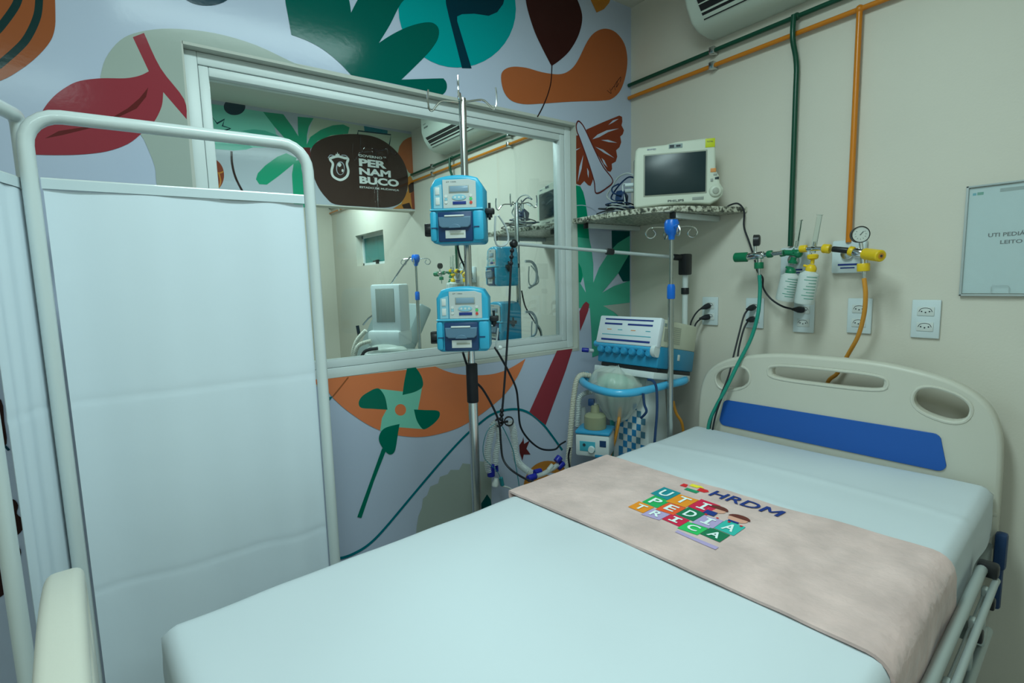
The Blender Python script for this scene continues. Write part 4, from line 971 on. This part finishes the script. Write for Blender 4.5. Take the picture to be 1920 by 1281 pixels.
plug_cord([PX(1320, 596, -.035), PX(1310, 601, -.06), PX(1303, 611, -.09), PX(1300, 630, -.1), PX(1299, 670, -.1)], 'black cord from the lower socket of the left outlet', plug=(-.013, -.442, 1.225))
plug_cord([PX(1404, 579, -.045), PX(1395, 592, -.07), PX(1386, 625, -.1), PX(1376, 665, -.13), PX(1366, 705, -.16), PX(1350, 745, -.19), PX(1336, 780, -.19), PX(1328, 830, -.18), PX(1322, 920, -.17)], 'black cord from the upper socket behind the green hose', plug=(-.013, -.640, 1.271))
plug_cord([PX(1404, 600, -.045), PX(1395, 616, -.07), PX(1386, 650, -.10), PX(1380, 685, -.13), PX(1365, 720, -.17), PX(1348, 760, -.205), PX(1338, 795, -.2), PX(1332, 840, -.18), PX(1328, 920, -.17)], 'black cord from the lower socket behind the green hose', plug=(-.013, -.640, 1.223))
plug_cord([PX(1360, 392, -.10), PX(1368, 385, -.05), PX(1384, 382, -.03), PX(1395, 396, -.025), PX(1395, 425, -.02), PX(1404, 452, -.02), PX(1414, 482, -.02), PX(1420, 508, -.03), PX(1430, 521, -.03), PX(1431, 540, -.03), PX(1445, 560, -.035), PX(1466, 574, -.045), PX(1487, 580, -.05)], 'black monitor cord hanging from the shelf to the outlet under the bottles', plug=(-.013, -.828, 1.265))
# paper notice in its holder
sg = thing('notice_holder', 'clear wall holder with a paper notice reading UTI PEDIÁTRICA LEITO', 'notice', (0, -1.390, 1.48))
mb = MB(); mb.box('paper', (-.006, -.112, -.152), (-.004, .112, .150))
RXY = Matrix(((0, 0, -1, 0), (-1, 0, 0, 0), (0, 1, 0, 0), (0, 0, 0, 1)))      # text: right = -Y, up = Z, faces -X
mb.text('ink', 'UTI PEDIÁTRICA', T(-.0064, .063, .008) @ RXY, width=.126, height=.014, bold=.02)
mb.text('ink', 'LEITO', T(-.0064, .036, -.013) @ RXY, width=.046, height=.0105, bold=.02)
mb.box('label_teal', (-.0064, .096, .130), (-.0061, .104, .137)); mb.box('teal_ink', (-.0064, .080, .130), (-.0061, .094, .138)); mb.box('next_grey', (-.0064, -.07, .132), (-.0061, .045, .142))
build('paper_sheet', mb, sg)
mb = MB(); mb.box('acrylic', (-.011, -.118, -.160), (-.008, .118, .158), .001)
mb.box('cord_grey', (-.0135, .112, -.160), (-.001, .118, .158), .001); mb.box('cord_grey', (-.0135, -.118, -.160), (-.001, .118, -.155), .001); mb.box('cord_grey', (-.0135, -.118, .153), (-.001, .118, .158), .001)
mb.tube('cord_grey', [(-.0125, .046, -.156), (-.0125, .046, -.134), (-.0125, .041, -.130), (-.0125, .012, -.130), (-.0125, .008, -.134), (-.0125, .008, -.156)], .0006, 6, 0)
build('acrylic_sleeve', mb, sg)
# ------------------------------------------------------------------ air conditioners
def aircon(y1, label):
    """y1 = end nearest the far side; unit runs towards -y"""
    a = thing('air_conditioner', label, 'air conditioner', (0, y1, 2.348))
    L = .84
    prof = [(-.002, .28), (-.165, .28), (-.195, .265), (-.205, .22), (-.203, .13), (-.185, .075), (-.150, .025), (-.105, .002), (-.04, -.004), (-.002, -.002)]
    M = Matrix(((1, 0, 0, 0), (0, 0, 1, -L / 2), (0, 1, 0, 0), (0, 0, 0, 1)))
    mb = MB(); mb.curve2d('ac_white', [prof], L / 2, .018, M, res=4); body = build('casing', fin(mb), a)
    # outlet in the slanted lower front
    p0, p1 = Vector((-.196, 0, .098)), Vector((-.122, 0, .008)); d = (p1 - p0).normalized(); nrm = Vector((d.z, 0, -d.x))
    if nrm.x > 0: nrm = -nrm
    mb = MB()
    def slab(m, s0, s1, h0, h1, ya, yb):
        q = [p0 + d * s0 + nrm * h0, p0 + d * s1 + nrm * h0, p0 + d * s1 + nrm * h1, p0 + d * s0 + nrm * h1]
        t = bmesh.new(); A_ = [t.verts.new((v.x, ya, v.z)) for v in q]; B_ = [t.verts.new((v.x, yb, v.z)) for v in q]
        t.faces.new(A_[::-1]); t.faces.new(B_)
        for k in range(4): t.faces.new((A_[k], A_[(k + 1) % 4], B_[(k + 1) % 4], B_[k]))
        bmesh.ops.recalc_face_normals(t, faces=t.faces); mb.add(t, m)
    slab('ac_dark', .010, .092, .002, .010, -L + .06, -.06); build('air_outlet', mb, a)
    mb = MB(); slab('ac_white', .030, .034, .009, .013, -L + .06, -.06); slab('ac_white', .058, .064, .009, .014, -L + .06, -.06); slab('ac_dark', .034, .036, .009, .012, -L + .06, -.06); build('louver', mb, a)
    mb = MB(); mb.text('ink', 'ELGIN', T(-.2062, -.06, .145) @ RXY, width=.055, height=.011, bold=.02); mb.box('monitor_grey', (-.2062, -.085, .172), (-.2052, -.045, .178)); build('badge', mb, a)
    return a
aircon(-.425, 'white wall air conditioner high on the head wall above the pipes'); aircon(1.785, 'white wall air conditioner seen through the interior window')
# ------------------------------------------------------------------ bed-side drip pole with blue head
def slim_pole(loc, label, zt=1.568):
    s = thing('slim_drip_pole', label, 'drip stand', loc)
    mb = MB(); mb.cyl('iv_steel', (0, 0, .48), (0, 0, 1.36), .0115, n=18); mb.cyl('iv_steel', (0, 0, 1.34), (0, 0, zt), .0075, n=16); build('pole', mb, s)
    mb = MB(); mb.lathe('iv_blue', [(0, 0), (.014, 0), (.0155, .004), (.0155, .045), (.012, .056), (0, .056)], (0, 0, 1.315), (0, 0, 2)); build('height_collar', mb, s, label='blue height collar')
    mb = MB(); mb.lathe('iv_blue', [(0, -.03), (.011, -.028), (.013, -.012), (.024, 0), (.0275, .012), (.0275, .034), (.022, .046), (0, .048)], (0, 0, zt), (0, 0, zt + 1)); build('hook_head', mb, s, label='blue hook head')
    for k in range(4):
        a = math.radians(90 * k - 36); c, sn = math.cos(a), math.sin(a)
        pts = [(.02, .012), (.06, .014), (.085, .010), (.098, -.008), (.088, -.024), (.070, -.024), (.062, -.010), (.072, .004)]
        mb = MB(); mb.tube('chrome', [(r * c, r * sn, zt + .006 + z) for r, z in pts], .0028, 8, 5); build('hook', mb, s)
    mb = MB(); mb.cyl('black', (0, 0, .50), (0, 0, .60), .017, n=18, bevel=.003); mb.box('bed_metal', (-.02, -.030, .565), (.02, .0, .595), .003); build('socket', mb, s)
    return s
slim = slim_pole((-.324, -.479, 0), 'slim steel drip pole with a blue hook head at the corner of the cream bed')
# ------------------------------------------------------------------ ventilator on its trolley
VL = Vector((-.287, -.300, 1.065))
ven = thing('ventilator', 'cream and blue ventilator with printed front panel on a trolley in the corner', 'ventilator', (VL.x, VL.y, 0), (0, 0, -85))
VT = Matrix.Translation((0, 0, 1.036)) @ RX(-11)          # whole unit leans back; local -Y is the front
mb = MB(); mb.box('beige_plastic', (-.145, -.10, .075), (.150, .165, .185), .008, M=VT)
for q in range(9): mb.box('beige_dark', (.1495, -.02 + .0, .095 + q * .008), (.1515, .035, .098 + q * .008), M=VT)
mb.box('beige_dark', (.1495, -.085, .10), (.1512, -.06, .15), M=VT); mb.box('next_grey', (.1495, -.088, .158), (.1515, -.074, .170), M=VT)
build('housing', mb, ven)
PT = VT @ T(0, -.118, .070) @ RX(-7)
mb = MB(); mb.box('vent_front', (-.150, -.012, 0), (.152, .016, .118), .006, M=PT)
for x0, x1, z0, z1, c in [(-.118, .118, .100, .106, 'label_navy'), (-.118, -.028, .080, .087, 'label_navy'), (.0, .118, .080, .087, 'label_navy'), (-.122, .118, .036, .039, 'label_teal'), (-.122, .118, .012, .020, 'label_navy')]:
    mb.box(c, (x0, -.0130, z0), (x1, -.0118, z1), M=PT)
for x_, c in [(-.10, 'sticker_orange'), (-.045, 'ink'), (.02, 'sticker_orange'), (.09, 'ink')]: mb.box('label_teal' if c == 'ink' else c, (x_, -.0128, .058), (x_ + .022, -.0118, .061), M=PT)
build('front_panel', mb, ven)
mb = MB(); mb.box('vent_blue', (-.150, -.105, -.010), (.150, .165, .078), .008, M=VT); mb.box('label_white', (.1495, .03, .03), (.154, .045, .055), .002, M=VT)
build('base_unit', mb, ven, label='blue lower housing')
for k in range(7):
    x_ = -.125 + k * .040; mb = MB(); mb.lathe('vent_knob', [(0, 0), (.0155, 0), (.0165, .004), (.014, .022), (.011, .025), (0, .025)], (x_, -.105, .045), (x_, -1, .045), 16, M=VT); build('control_knob', mb, ven)
mb = MB(); mb.cyl('sky_blue', (-.165, -.112, .066), (.128, -.112, .066), .014, n=18, bevel=.005, M=VT); mb.lathe('cart_white', [(0, 0), (.024, 0), (.026, .006), (.026, .020), (0, .022)], (.128, -.112, .058), (.2, -.112, .058), 20, M=VT); build('front_rail', mb, ven)
mb = MB(); mb.box('black', (-.13, -.10, -.026), (.145, .155, -.010), .003, M=VT); mb.box('cart_white', (-.145, -.125, -.052), (.150, .150, -.026), .004, M=VT); build('tray', mb, ven)
mb = MB()
for a, b_, m_ in [((-.05, .0, 1.0), (-.09, .02, .16), 'cart_white')]:
    t = bmesh.new(); q0 = [(-.075, -.06), (.075, -.06), (.075, .07), (-.075, .07)]; q1 = [(-.12, -.09), (.12, -.09), (.12, .10), (-.12, .10)]
    A_ = [t.verts.new((x, y, .99)) for x, y in q0]; B_ = [t.verts.new((x, y, .14)) for x, y in q1]
    t.faces.new(A_); t.faces.new(B_[::-1])
    for k in range(4): t.faces.new((A_[k], B_[k], B_[(k + 1) % 4], A_[(k + 1) % 4]))
    bmesh.ops.recalc_face_normals(t, faces=t.faces); bmesh.ops.bevel(t, geom=t.edges[:], offset=.012, segments=2, affect='EDGES', profile=.5); mb.add(t, 'cart_white')
build('column', mb, ven)
# blue checker decal on the front of the column
mb = MB()
def colY(z): return -.06 - (.99 - z) / .85 * .03 - .0015
for r_ in range(10):
    for c_ in range(6):
        z = .60 + r_ * .028; x = -.06 + c_ * .022
        if r_ < 2 or (r_ + c_) % 2 == 0 and r_ + abs(c_ - 3) < 10 and rnd.random() < .8:
            m_ = 'check_blue' if (r_ < 3 or rnd.random() < .5) else 'check_dark'
            mb.face(m_, [(x, colY(z), z), (x + .0215, colY(z), z), (x + .0215, colY(z + .027), z + .027), (x, colY(z + .027), z + .027)])
mb.box('cart_teal', (-.105, colY(.70) - .004, .55), (-.097, colY(.70) + .02, .90), .001)
build('checker_decal', mb, ven, label='blue checkered decal')
mb = MB(); mb.box('cart_white', (-.19, -.22, .085), (.19, .22, .14), .02); build('trolley_base', mb, ven)
for x_ in (-.16, .16):
    for y_ in (-.19, .19): mb = MB(); mb.cyl('rubber', (x_ - .012, y_, .04), (x_ + .012, y_, .04), .0395, bevel=.004); mb.cyl('steel', (x_, y_, .04), (x_, y_, .088), .008); build('caster', mb, ven)
# blue hoop handle round the tray
mb = MB(); loop = [PZ(u, v, z) for u, v, z in [(1284, 713, .972), (1250, 722, .97), (1215, 731, .968), (1180, 737, .966), (1150, 737, .966), (1122, 731, .968), (1100, 722, .97), (1091, 712, .972), (1100, 703, .975)]] + [Vector((-.46, -.16, .975)), Vector((-.34, -.14, .975)), Vector((-.18, -.20, .975)), Vector((-.13, -.34, .972))]
mb.tube('sky_blue', loop, .0155, 14, 6, True); build('hoop_handle', mb, ven, world=True, label='light blue hoop handle')
# crumpled clear bag over the hoop
mb = MB(); t = bmesh.new(); cen = PZ(1160, 722, .97); rings = []
prof = [(0.012, -.165), (.045, -.150), (.085, -.10), (.110, -.04), (.118, .0), (.116, .02), (.095, .045), (.05, .060), (.004, .066)]
for i, (r_, z_) in enumerate(prof):
    ring = []
    for k in range(72):
        a = 2 * PI * k / 72; nz = noise.noise(Vector((math.cos(a) * 2.2, math.sin(a) * 2.2, i * .7))); fz = noise.noise(Vector((math.cos(a) * 7, math.sin(a) * 7, i * .35))); rr = r_ * (1 + .16 * nz + .16 * fz)
        ring.append(t.verts.new((cen.x + .045 + rr * math.cos(a) * .95, cen.y + .045 + rr * math.sin(a) * .95, cen.z + z_ + .016 * nz)))
    rings.append(ring)
for a, b_ in zip(rings, rings[1:]):
    for k in range(72): t.faces.new((a[k], a[(k + 1) % 72], b_[(k + 1) % 72], b_[k]))
bmesh.ops.recalc_face_normals(t, faces=t.faces); mb.add(t, 'film')
mb.lathe('film_teal', [(0, -.08), (.05, -.07), (.085, -.02), (.088, .01), (.05, .035), (0, .04)], (cen.x + .045, cen.y + .045, cen.z), (cen.x + .045, cen.y + .045, cen.z + 1), 22)
tag(build('plastic_bag', mb, smooth=80), 'crumpled clear green-tinted plastic bag hung inside the light blue hoop', 'bag')
for k, pts in enumerate([[(1215, 712, .96), (1225, 715, .985), (1231, 730, .95), (1232, 770, .84), (1229, 810, .73), (1226, 845, .62)], [(1206, 738, .95), (1208, 758, .89), (1212, 772, .85), (1202, 784, .83)]]):
    mb = MB(); P = [PX(u, v, -.46 - .01 * k) for u, v, z in pts]; mb.tube('dark_blue', P, .005, 8); build('sensor_cable', mb, ven, world=True)
# humidifier
hm = thing('respiratory_humidifier', 'small white and blue humidifier box with a tinted water chamber left of the trolley column', 'humidifier', (-.545, -.285, .70), (0, 0, -58))
mb = MB(); mb.box('cart_white', (-.068, -.055, .0), (.068, .055, .090), .008); mb.box('vent_knob', (-.070, -.058, .088), (.070, .060, .104), .008); mb.box('vent_blue', (.010, -.056, .0), (.066, -.05, .012), .002); mb.box('label_teal', (-.05, -.0562, .022), (.012, -.0548, .062), .0004); mb.cyl('ink', (-.032, -.055, .048), (-.032, -.058, .048), .006, n=14); mb.box('navy', (.030, -.0565, .045), (.055, -.0545, .070))
build('heater_box', mb, hm)
mb = MB(); mb.lathe('cart_white', [(0, 0), (.014, 0), (.012, .012), (0, .012)], (-.002, -.055, .032), (-.002, -1, .032)); build('dial', mb, hm)
mb = MB(); mb.lathe('chamber', [(0, .001), (.044, .001), (.045, .006), (.043, .050), (.034, .060), (.018, .064), (.016, .095), (.0, .096)], (0, 0, .104), (0, 0, 1), 28); mb.cyl('beige_dark', (0, 0, .168), (0, 0, .205), .008); build('water_chamber', mb, hm, label='smoky water chamber')
mb = MB(); mb.box('navy', (-.026, -.012, .195), (-.002, .01, .222), .003); build('sensor', mb, hm)
mb = MB(); mb.box('steel', (-.06, .05, .02), (.06, .066, .08), .003); mb.cyl('steel', (0, .06, .05), (.02, .14, .05), .01); build('mounting_arm', mb, hm)
mb = MB(); mb.lathe('tube_clear', [(0, 0), (.020, 0), (.021, .004), (.021, .10), (.018, .115), (0, .116)], PX(1090, 812, -.50), PX(1089, 730, -.50), 20)
tag(build('clear_canister', mb), 'clear plastic canister standing behind the humidifier', 'canister')
# orange hose by the column, beige corrugated hose on the left
world_tube('gas_hose', 'orange_hose', [PX(1163, 765, -.40), PX(1160, 790, -.44), PX(1154, 820, -.46), PX(1148, 842, -.47), PX(1138, 880, -.47), PX(1132, 960, -.45)], .007, 'orange hose hanging between the humidifier and the checkered trolley column', 'hose')
world_tube('gas_hose', 'orange_hose', [PX(1262, 752, -.2), PX(1268, 775, -.2), PX(1279, 795, -.18), PX(1281, 830, -.16), PX(1275, 900, -.15)], .006, 'orange hose hanging behind the slim drip pole', 'hose')
world_tube('corrugated_hose', 'beige_hose', [PX(1108, 705, -.46), PX(1092, 703, -.49), PX(1082, 712, -.52), PX(1077, 735, -.54), PX(1073, 770, -.56), PX(1070, 810, -.575), PX(1067, 850, -.585), PX(1064, 880, -.585), PX(1058, 930, -.58), PX(1060, 990, -.57)], .0115, 'beige corrugated hose running down beside the mural wall', 'hose', corr=.0035, n=12)
world_tube('corrugated_hose', 'cord_grey', [PX(1110, 735, -.5), PX(1096, 738, -.52), PX(1086, 748, -.54), PX(1084, 775, -.55), PX(1082, 800, -.55)], .010, 'short grey corrugated hose looping by the humidifier', 'hose', corr=.0035, n=12)
mb = MB(); mb.cyl('blue_connector', PX(1104, 657, -.40), PX(1091, 656, -.42), .010, n=14, bevel=.002); mb.cyl('cart_white', PX(1112, 658, -.38), PX(1104, 657, -.40), .008, n=12)
build('port_connector', mb, ven, world=True)
# support arm with flexible tail
arm = thing('circuit_support_arm', 'jointed tube support arm running across the window corner to a black flexible tail', 'support arm', (-.13, -.404, .9))
E0 = Vector((-.13, -.404, 1.475)); LEFTEND = PY(963, 457, -.17); J = E0.lerp(LEFTEND, .47)
mb = MB(); mb.cyl('white_enamel', (-.13, -.404, 1.12), E0, .0115, n=16); build('upright', mb, arm, world=True)
mb = MB(); mb.cyl('cord_grey', E0, LEFTEND, .0068, n=14); build('crossbar', mb, arm, world=True)
mb = MB(); mb.box('black', (-.155, -.425, 1.405), (-.112, -.385, 1.492), .006); dx = (LEFTEND - E0).normalized(); mb.cyl('black', E0, E0 + dx * .06, .013, n=14, bevel=.002); build('elbow', mb, arm, world=True)
mb = MB(); mb.cyl('black', J - dx * .016, J + dx * .016, .0125, n=14, bevel=.002); build('joint', mb, arm, world=True)
mb = MB(); mb.cyl('black', (-.13, -.404, 1.325), (-.13, -.404, 1.352), .0165, n=16, bevel=.002); build('collar', mb, arm, world=True)
tail = [LEFTEND] + [PY(u, v, -.17) for u, v in [(960, 470), (957, 520), (954, 590), (950, 660), (945, 730), (940, 788)]]
mb = MB(); mb.ball('black', LEFTEND, .016); mb.tube('rubber', tail, .0042, 8)
for a in (tail[1:2] + [PY(959, 482, -.17), PY(958, 494, -.17), PY(941, 770, -.17), PY(940.5, 778, -.17), PY(940, 786, -.17)]): mb.ball('rubber', a, .0085)
build('flexible_tail', mb, arm, world=True)
mb = MB(); a = PY(936, 792, -.16); mb.lathe('black', [(.012, -.006), (.017, -.006), (.017, .006), (.012, .006), (.012, -.006)], a, a + Vector((-.5, -.8, 0))); a = PY(954, 790, -.16); mb.lathe('black', [(.015, -.005), (.019, -.005), (.019, .005), (.015, .005), (.015, -.005)], a, a + Vector((-.5, -.8, 0))); mb.box('black', (-.02, -.004, -.004), (.02, .004, .004), .001, M=T(*PY(944, 792, -.16)) @ RZ(0)); build('tube_clip', mb, arm, world=True)
# breathing circuit
bc = thing('breathing_circuit', 'clear corrugated breathing tubes with dark blue connectors hanging from the flexible tail', 'breathing tubes', PY(940, 800, -.16))
q = lambda u, v, y=-.15: PY(u, v, y)
for m_, pts, r_ in [('tube_clear', [q(930, 792), q(924, 800), q(918, 825), q(914, 850), q(915, 873), q(918, 884)], .013), ('tube_clear', [q(956, 792), q(962, 805), q(965, 830), q(966, 850), q(972, 868), q(985, 880), q(998, 888, -.16)], .013), ('tube_clear', [q(932, 795), q(936, 820), q(930, 850), q(929, 872)], .011)]:
    mb = MB(); mb.tube(m_, pts, r_, 12, 6, corr=.0034); build('corrugated_tube', mb, bc, world=True)
mb = MB(); mb.cyl('blue_connector', q(920, 872), q(921, 893), .015, n=16, bevel=.002); mb.cyl('blue_connector', q(931, 870), q(932, 884), .006, n=12); build('connector', mb, bc, world=True, label='dark blue cuff')
mb = MB(); mb.cyl('blue_connector', q(990, 898, -.2), q(1004, 893, -.2), .013, n=16, bevel=.002); mb.cyl('blue_connector', q(1002, 886, -.19), q(1014, 883, -.19), .011, n=16, bevel=.002); build('connector', mb, bc, world=True, label='dark blue cuff')
mb = MB(); mb.cyl('blue_connector', q(1043, 866, -.2), q(1050, 857, -.2), .014, n=16, bevel=.002); mb.cyl('blue_connector', q(1046, 878, -.2), q(1056, 868, -.2), .013, n=16, bevel=.002); build('connector', mb, bc, world=True, label='dark blue cuff')
mb = MB(); mb.tube('tube_clear', [q(1006, 893, -.2), q(1020, 888, -.2), q(1034, 880, -.2), q(1046, 872, -.2)], .010, 12); mb.cyl('tube_clear', q(1028, 882, -.2), q(1036, 872, -.2), .009); build('wye_piece', mb, bc, world=True)
mb = MB(); mb.lathe('label_white', [(0, 0), (.012, 0), (.014, .01), (.008, .03), (0, .03)], q(928, 912), q(930, 900)); mb.cyl('deep_teal', q(939, 896), q(942, 910), .008, n=12); mb.tube('label_white', [q(942, 912), q(952, 914), q(963, 920)], .003, 8); build('adapter', mb, bc, world=True)
for k, pts in enumerate([[(928, 795), (914, 808), (906, 835), (908, 858), (920, 872), (932, 884), (940, 900)], [(942, 800), (952, 820), (962, 845), (965, 862), (970, 890), (974, 920), (974, 960)]]):
    mb = MB(); mb.tube('deep_teal', [q(u, v, -.17) for u, v in pts], .0014 if k == 0 else .0018, 6); build('sensing_line', mb, bc, world=True)
# pump cables
cyy = -.26
world_tube('pump_cord', 'rubber', [PY(857, 455, -.32), PY(862, 480, -.30), PY(872, 505, -.28), PY(876, 540, -.28)], .0032, 'black cord hanging from the upper infusion pump towards the lower one', 'cord')
world_tube('pump_cord', 'rubber', [PY(868, 661, -.31), PY(875, 683, -.29), PY(886, 710, -.27), PY(905, 730, cyy), PY(925, 765, cyy), PY(936, 795, cyy), PY(939, 830, cyy), PY(943, 860, -.27), PY(957, 880, -.3), PY(985, 898, -.33), PY(1010, 907, -.36), PY(1050, 925, -.38)], .0040, 'black cord looping from the lower infusion pump down behind the bed edge', 'cord')
world_tube('pump_cord', 'rubber', [PY(928, 652, -.33), PY(940, 672, -.29), PY(955, 700, -.26), PY(968, 730, -.24), PY(972, 765, -.22), PY(976, 800, -.20), PY(992, 825, -.19), PY(1015, 842, -.18), PY(1040, 843, -.17), PY(1050, 834, -.15), PY(1060, 828, -.12)], .0038, 'black cord swinging from the right of the lower pump to the mural wall', 'cord')
world_tube('pump_cord', 'rubber', [PX(1069, 840, -.62), PX(1066, 855, -.62), PX(1068, 875, -.62), PX(1075, 900, -.6)], .0038, 'black cord dropping in front of the beige corrugated hose', 'cord')
# ------------------------------------------------------------------ the next bay, seen through the window
ns = dup(stand, (-.415, .378, 0), (0, 0, -15), (1, 1, .91), label='second steel drip stand with two pumps, seen through the interior window')
p3 = dup(p1, (-.457, .366, 1.376), (0, 0, -104), label='upper blue pump seen side-on through the interior window')
p4 = dup(p1, (-.457, .366, 1.108), (0, 0, -96), label='lower blue pump seen side-on through the interior window')
for k, z in ((0, 1.47), (1, 1.2)):
    mb = MB(); c = PY(1000, 505 if k == 0 else 590, .42); mb.tube('tube_clear' if 0 else 'cord_grey', [PY(u, v + (95 if k else 0), .40) for u, v in [(985, 490), (998, 492), (1006, 508), (1004, 530), (992, 540)]], .007, 8)
    tag(build('drip_tube', mb), ['pale tube curled beside the upper', 'pale tube curled beside the lower'][k] + ' pump behind the glass', 'tube')
mb = MB(); mb.tube('rubber', [PY(u, v, .42) for u, v in [(978, 545), (985, 575), (1000, 600), (1012, 620), (1018, 645)]], .004, 8); tag(build('pump_cord', mb), 'black cord below the pumps behind the glass', 'cord')
s2 = None
for o in list(sc.collection.objects):
    if o.name == 'corner_shelf': s2 = o
s2 = dup(s2, (0, .70, 1.645), label='granite corner shelf seen through the right end of the interior window')
dup(mon, (-.165, .365, 1.679), (0, 0, -106), (.80, .80, .80), label='dark-screened patient monitor on the shelf behind the glass')
dup(heap, (-.30, .52, 1.668), label='heap of dark sensor leads on the shelf behind the glass')
dup(slim, (-.456, 1.446, -.025), label='slim drip pole with a blue head seen through the glass')
OFF = 2.44
for o, lb in ((reg_g, 'green regulator on the far wall behind the glass'), (reg_y, 'yellow regulator on the far wall behind the glass'), (fl_g, 'green flowmeter on the far wall behind the glass'), (fl_y, 'yellow flowmeter on the far wall behind the glass')):
    dup(o, (o.location.x, o.location.y + OFF, o.location.z), label=lb)
t_ = [o for o in sc.collection.objects if o.name.startswith('gas_outlet_plate')]
for o, lb in zip(t_, ['white gas plate behind the glass, under the green pipe', 'white gas plate behind the glass, right of the other']): dup(o, (0, o.location.y + OFF, o.location.z), label=lb)
# grey reclined bed and white ventilator cart
nb = thing('hospital_bed', 'grey-padded bed with raised backrest seen through the glass', 'bed', (-.9, 1.95, 0))
mb = MB(); mb.box('next_grey', (-.36, -.38, 0), (.36, .38, .10), .02, M=T(-.45, 1.95, .90) @ RY(-62)); build('backrest', mb, nb, world=True)
mb = MB(); mb.box('next_grey', (-1.7, 1.58, .62), (-.62, 2.32, .72), .03); build('mattress_base', mb, nb, world=True)
mb = MB(); mb.box('cart_white', (-1.75, 1.56, .50), (-.2, 2.33, .62), .01)
for x_ in (-1.65, -.3):
    for y_ in (1.62, 2.26): mb.box('cart_white', (x_ - .025, y_ - .025, .0), (x_ + .025, y_ + .025, .5), .004)
build('bed_frame', mb, nb, world=True)
mb = MB(); mb.box('sheet', (-.26, -.17, 0), (.26, .17, .10), .045, 4, M=T(-1.32, 1.95, .73) @ RZ(8)); tag(build('pillow', fin(mb)), 'white pillow on the bed behind the glass', 'pillow')
nv = thing('ventilator', 'white ventilator cart with a tall grey display seen through the glass', 'ventilator', (-.72, 1.30, 0), (0, 0, -52))
mb = MB(); mb.box('cart_white', (-.10, -.05, 1.11), (.10, .08, 1.40), .014, M=T(0, 0, 0)); build('display_housing', mb, nb if 0 else nv)
mb = MB(); mb.box('monitor_grey', (-.062, -.054, 1.17), (.062, -.048, 1.375), .003); build('display', mb, nv)
mb = MB(); mb.box('cart_white', (-.17, -.12, .90), (.17, .14, .985), .02); mb.box('cart_white', (-.12, -.08, 1.02), (.10, .10, 1.12), .02); mb.box('cart_white', (-.15, -.10, .14), (.15, .12, .9), .02); build('cart_body', mb, nv)
mb = MB(); mb.ball('film', (0, -.06, 1.0), .09, (1.5, .8, .45), n=20); build('clear_bag', mb, nv)
mb = MB(); mb.box('cart_white', (-.19, -.2, .06), (.19, .2, .14), .02)
for x_ in (-.15, .15):
    for y_ in (-.16, .16): mb.cyl('rubber', (x_ - .012, y_, .03), (x_ + .012, y_, .03), .0295)
build('cart_base', mb, nv)
mb = MB(); mb.tube('beige_hose', [(-.14, -.05, 1.12), (-.20, -.06, 1.06), (-.24, -.06, .96), (-.23, -.06, .86)], .013, 10, corr=.004); mb.tube('beige_hose', [(-.08, -.10, 1.06), (-.16, -.12, 1.03), (-.19, -.12, .93), (-.18, -.10, .84)], .013, 10, corr=.004); build('corrugated_tube', mb, nv)
mb = MB(); mb.tube('rubber', [(-.02, -.13, 1.02), (-.10, -.15, 1.0), (-.13, -.15, .92), (-.13, -.14, .84)], .010, 8); mb.cyl('rubber', (-.20, -.05, 1.15), (-.19, -.05, 1.08), .010); mb.tube('steel', [(.02, 0, 1.40), (.10, .0, 1.50), (.16, 0, 1.56)], .005, 8, 2); mb.tube('steel', [(-.10, 0, 1.22), (-.15, 0, 1.19), (-.18, -.02, 1.15)], .006, 8, 2); build('hose_arm', mb, nv)
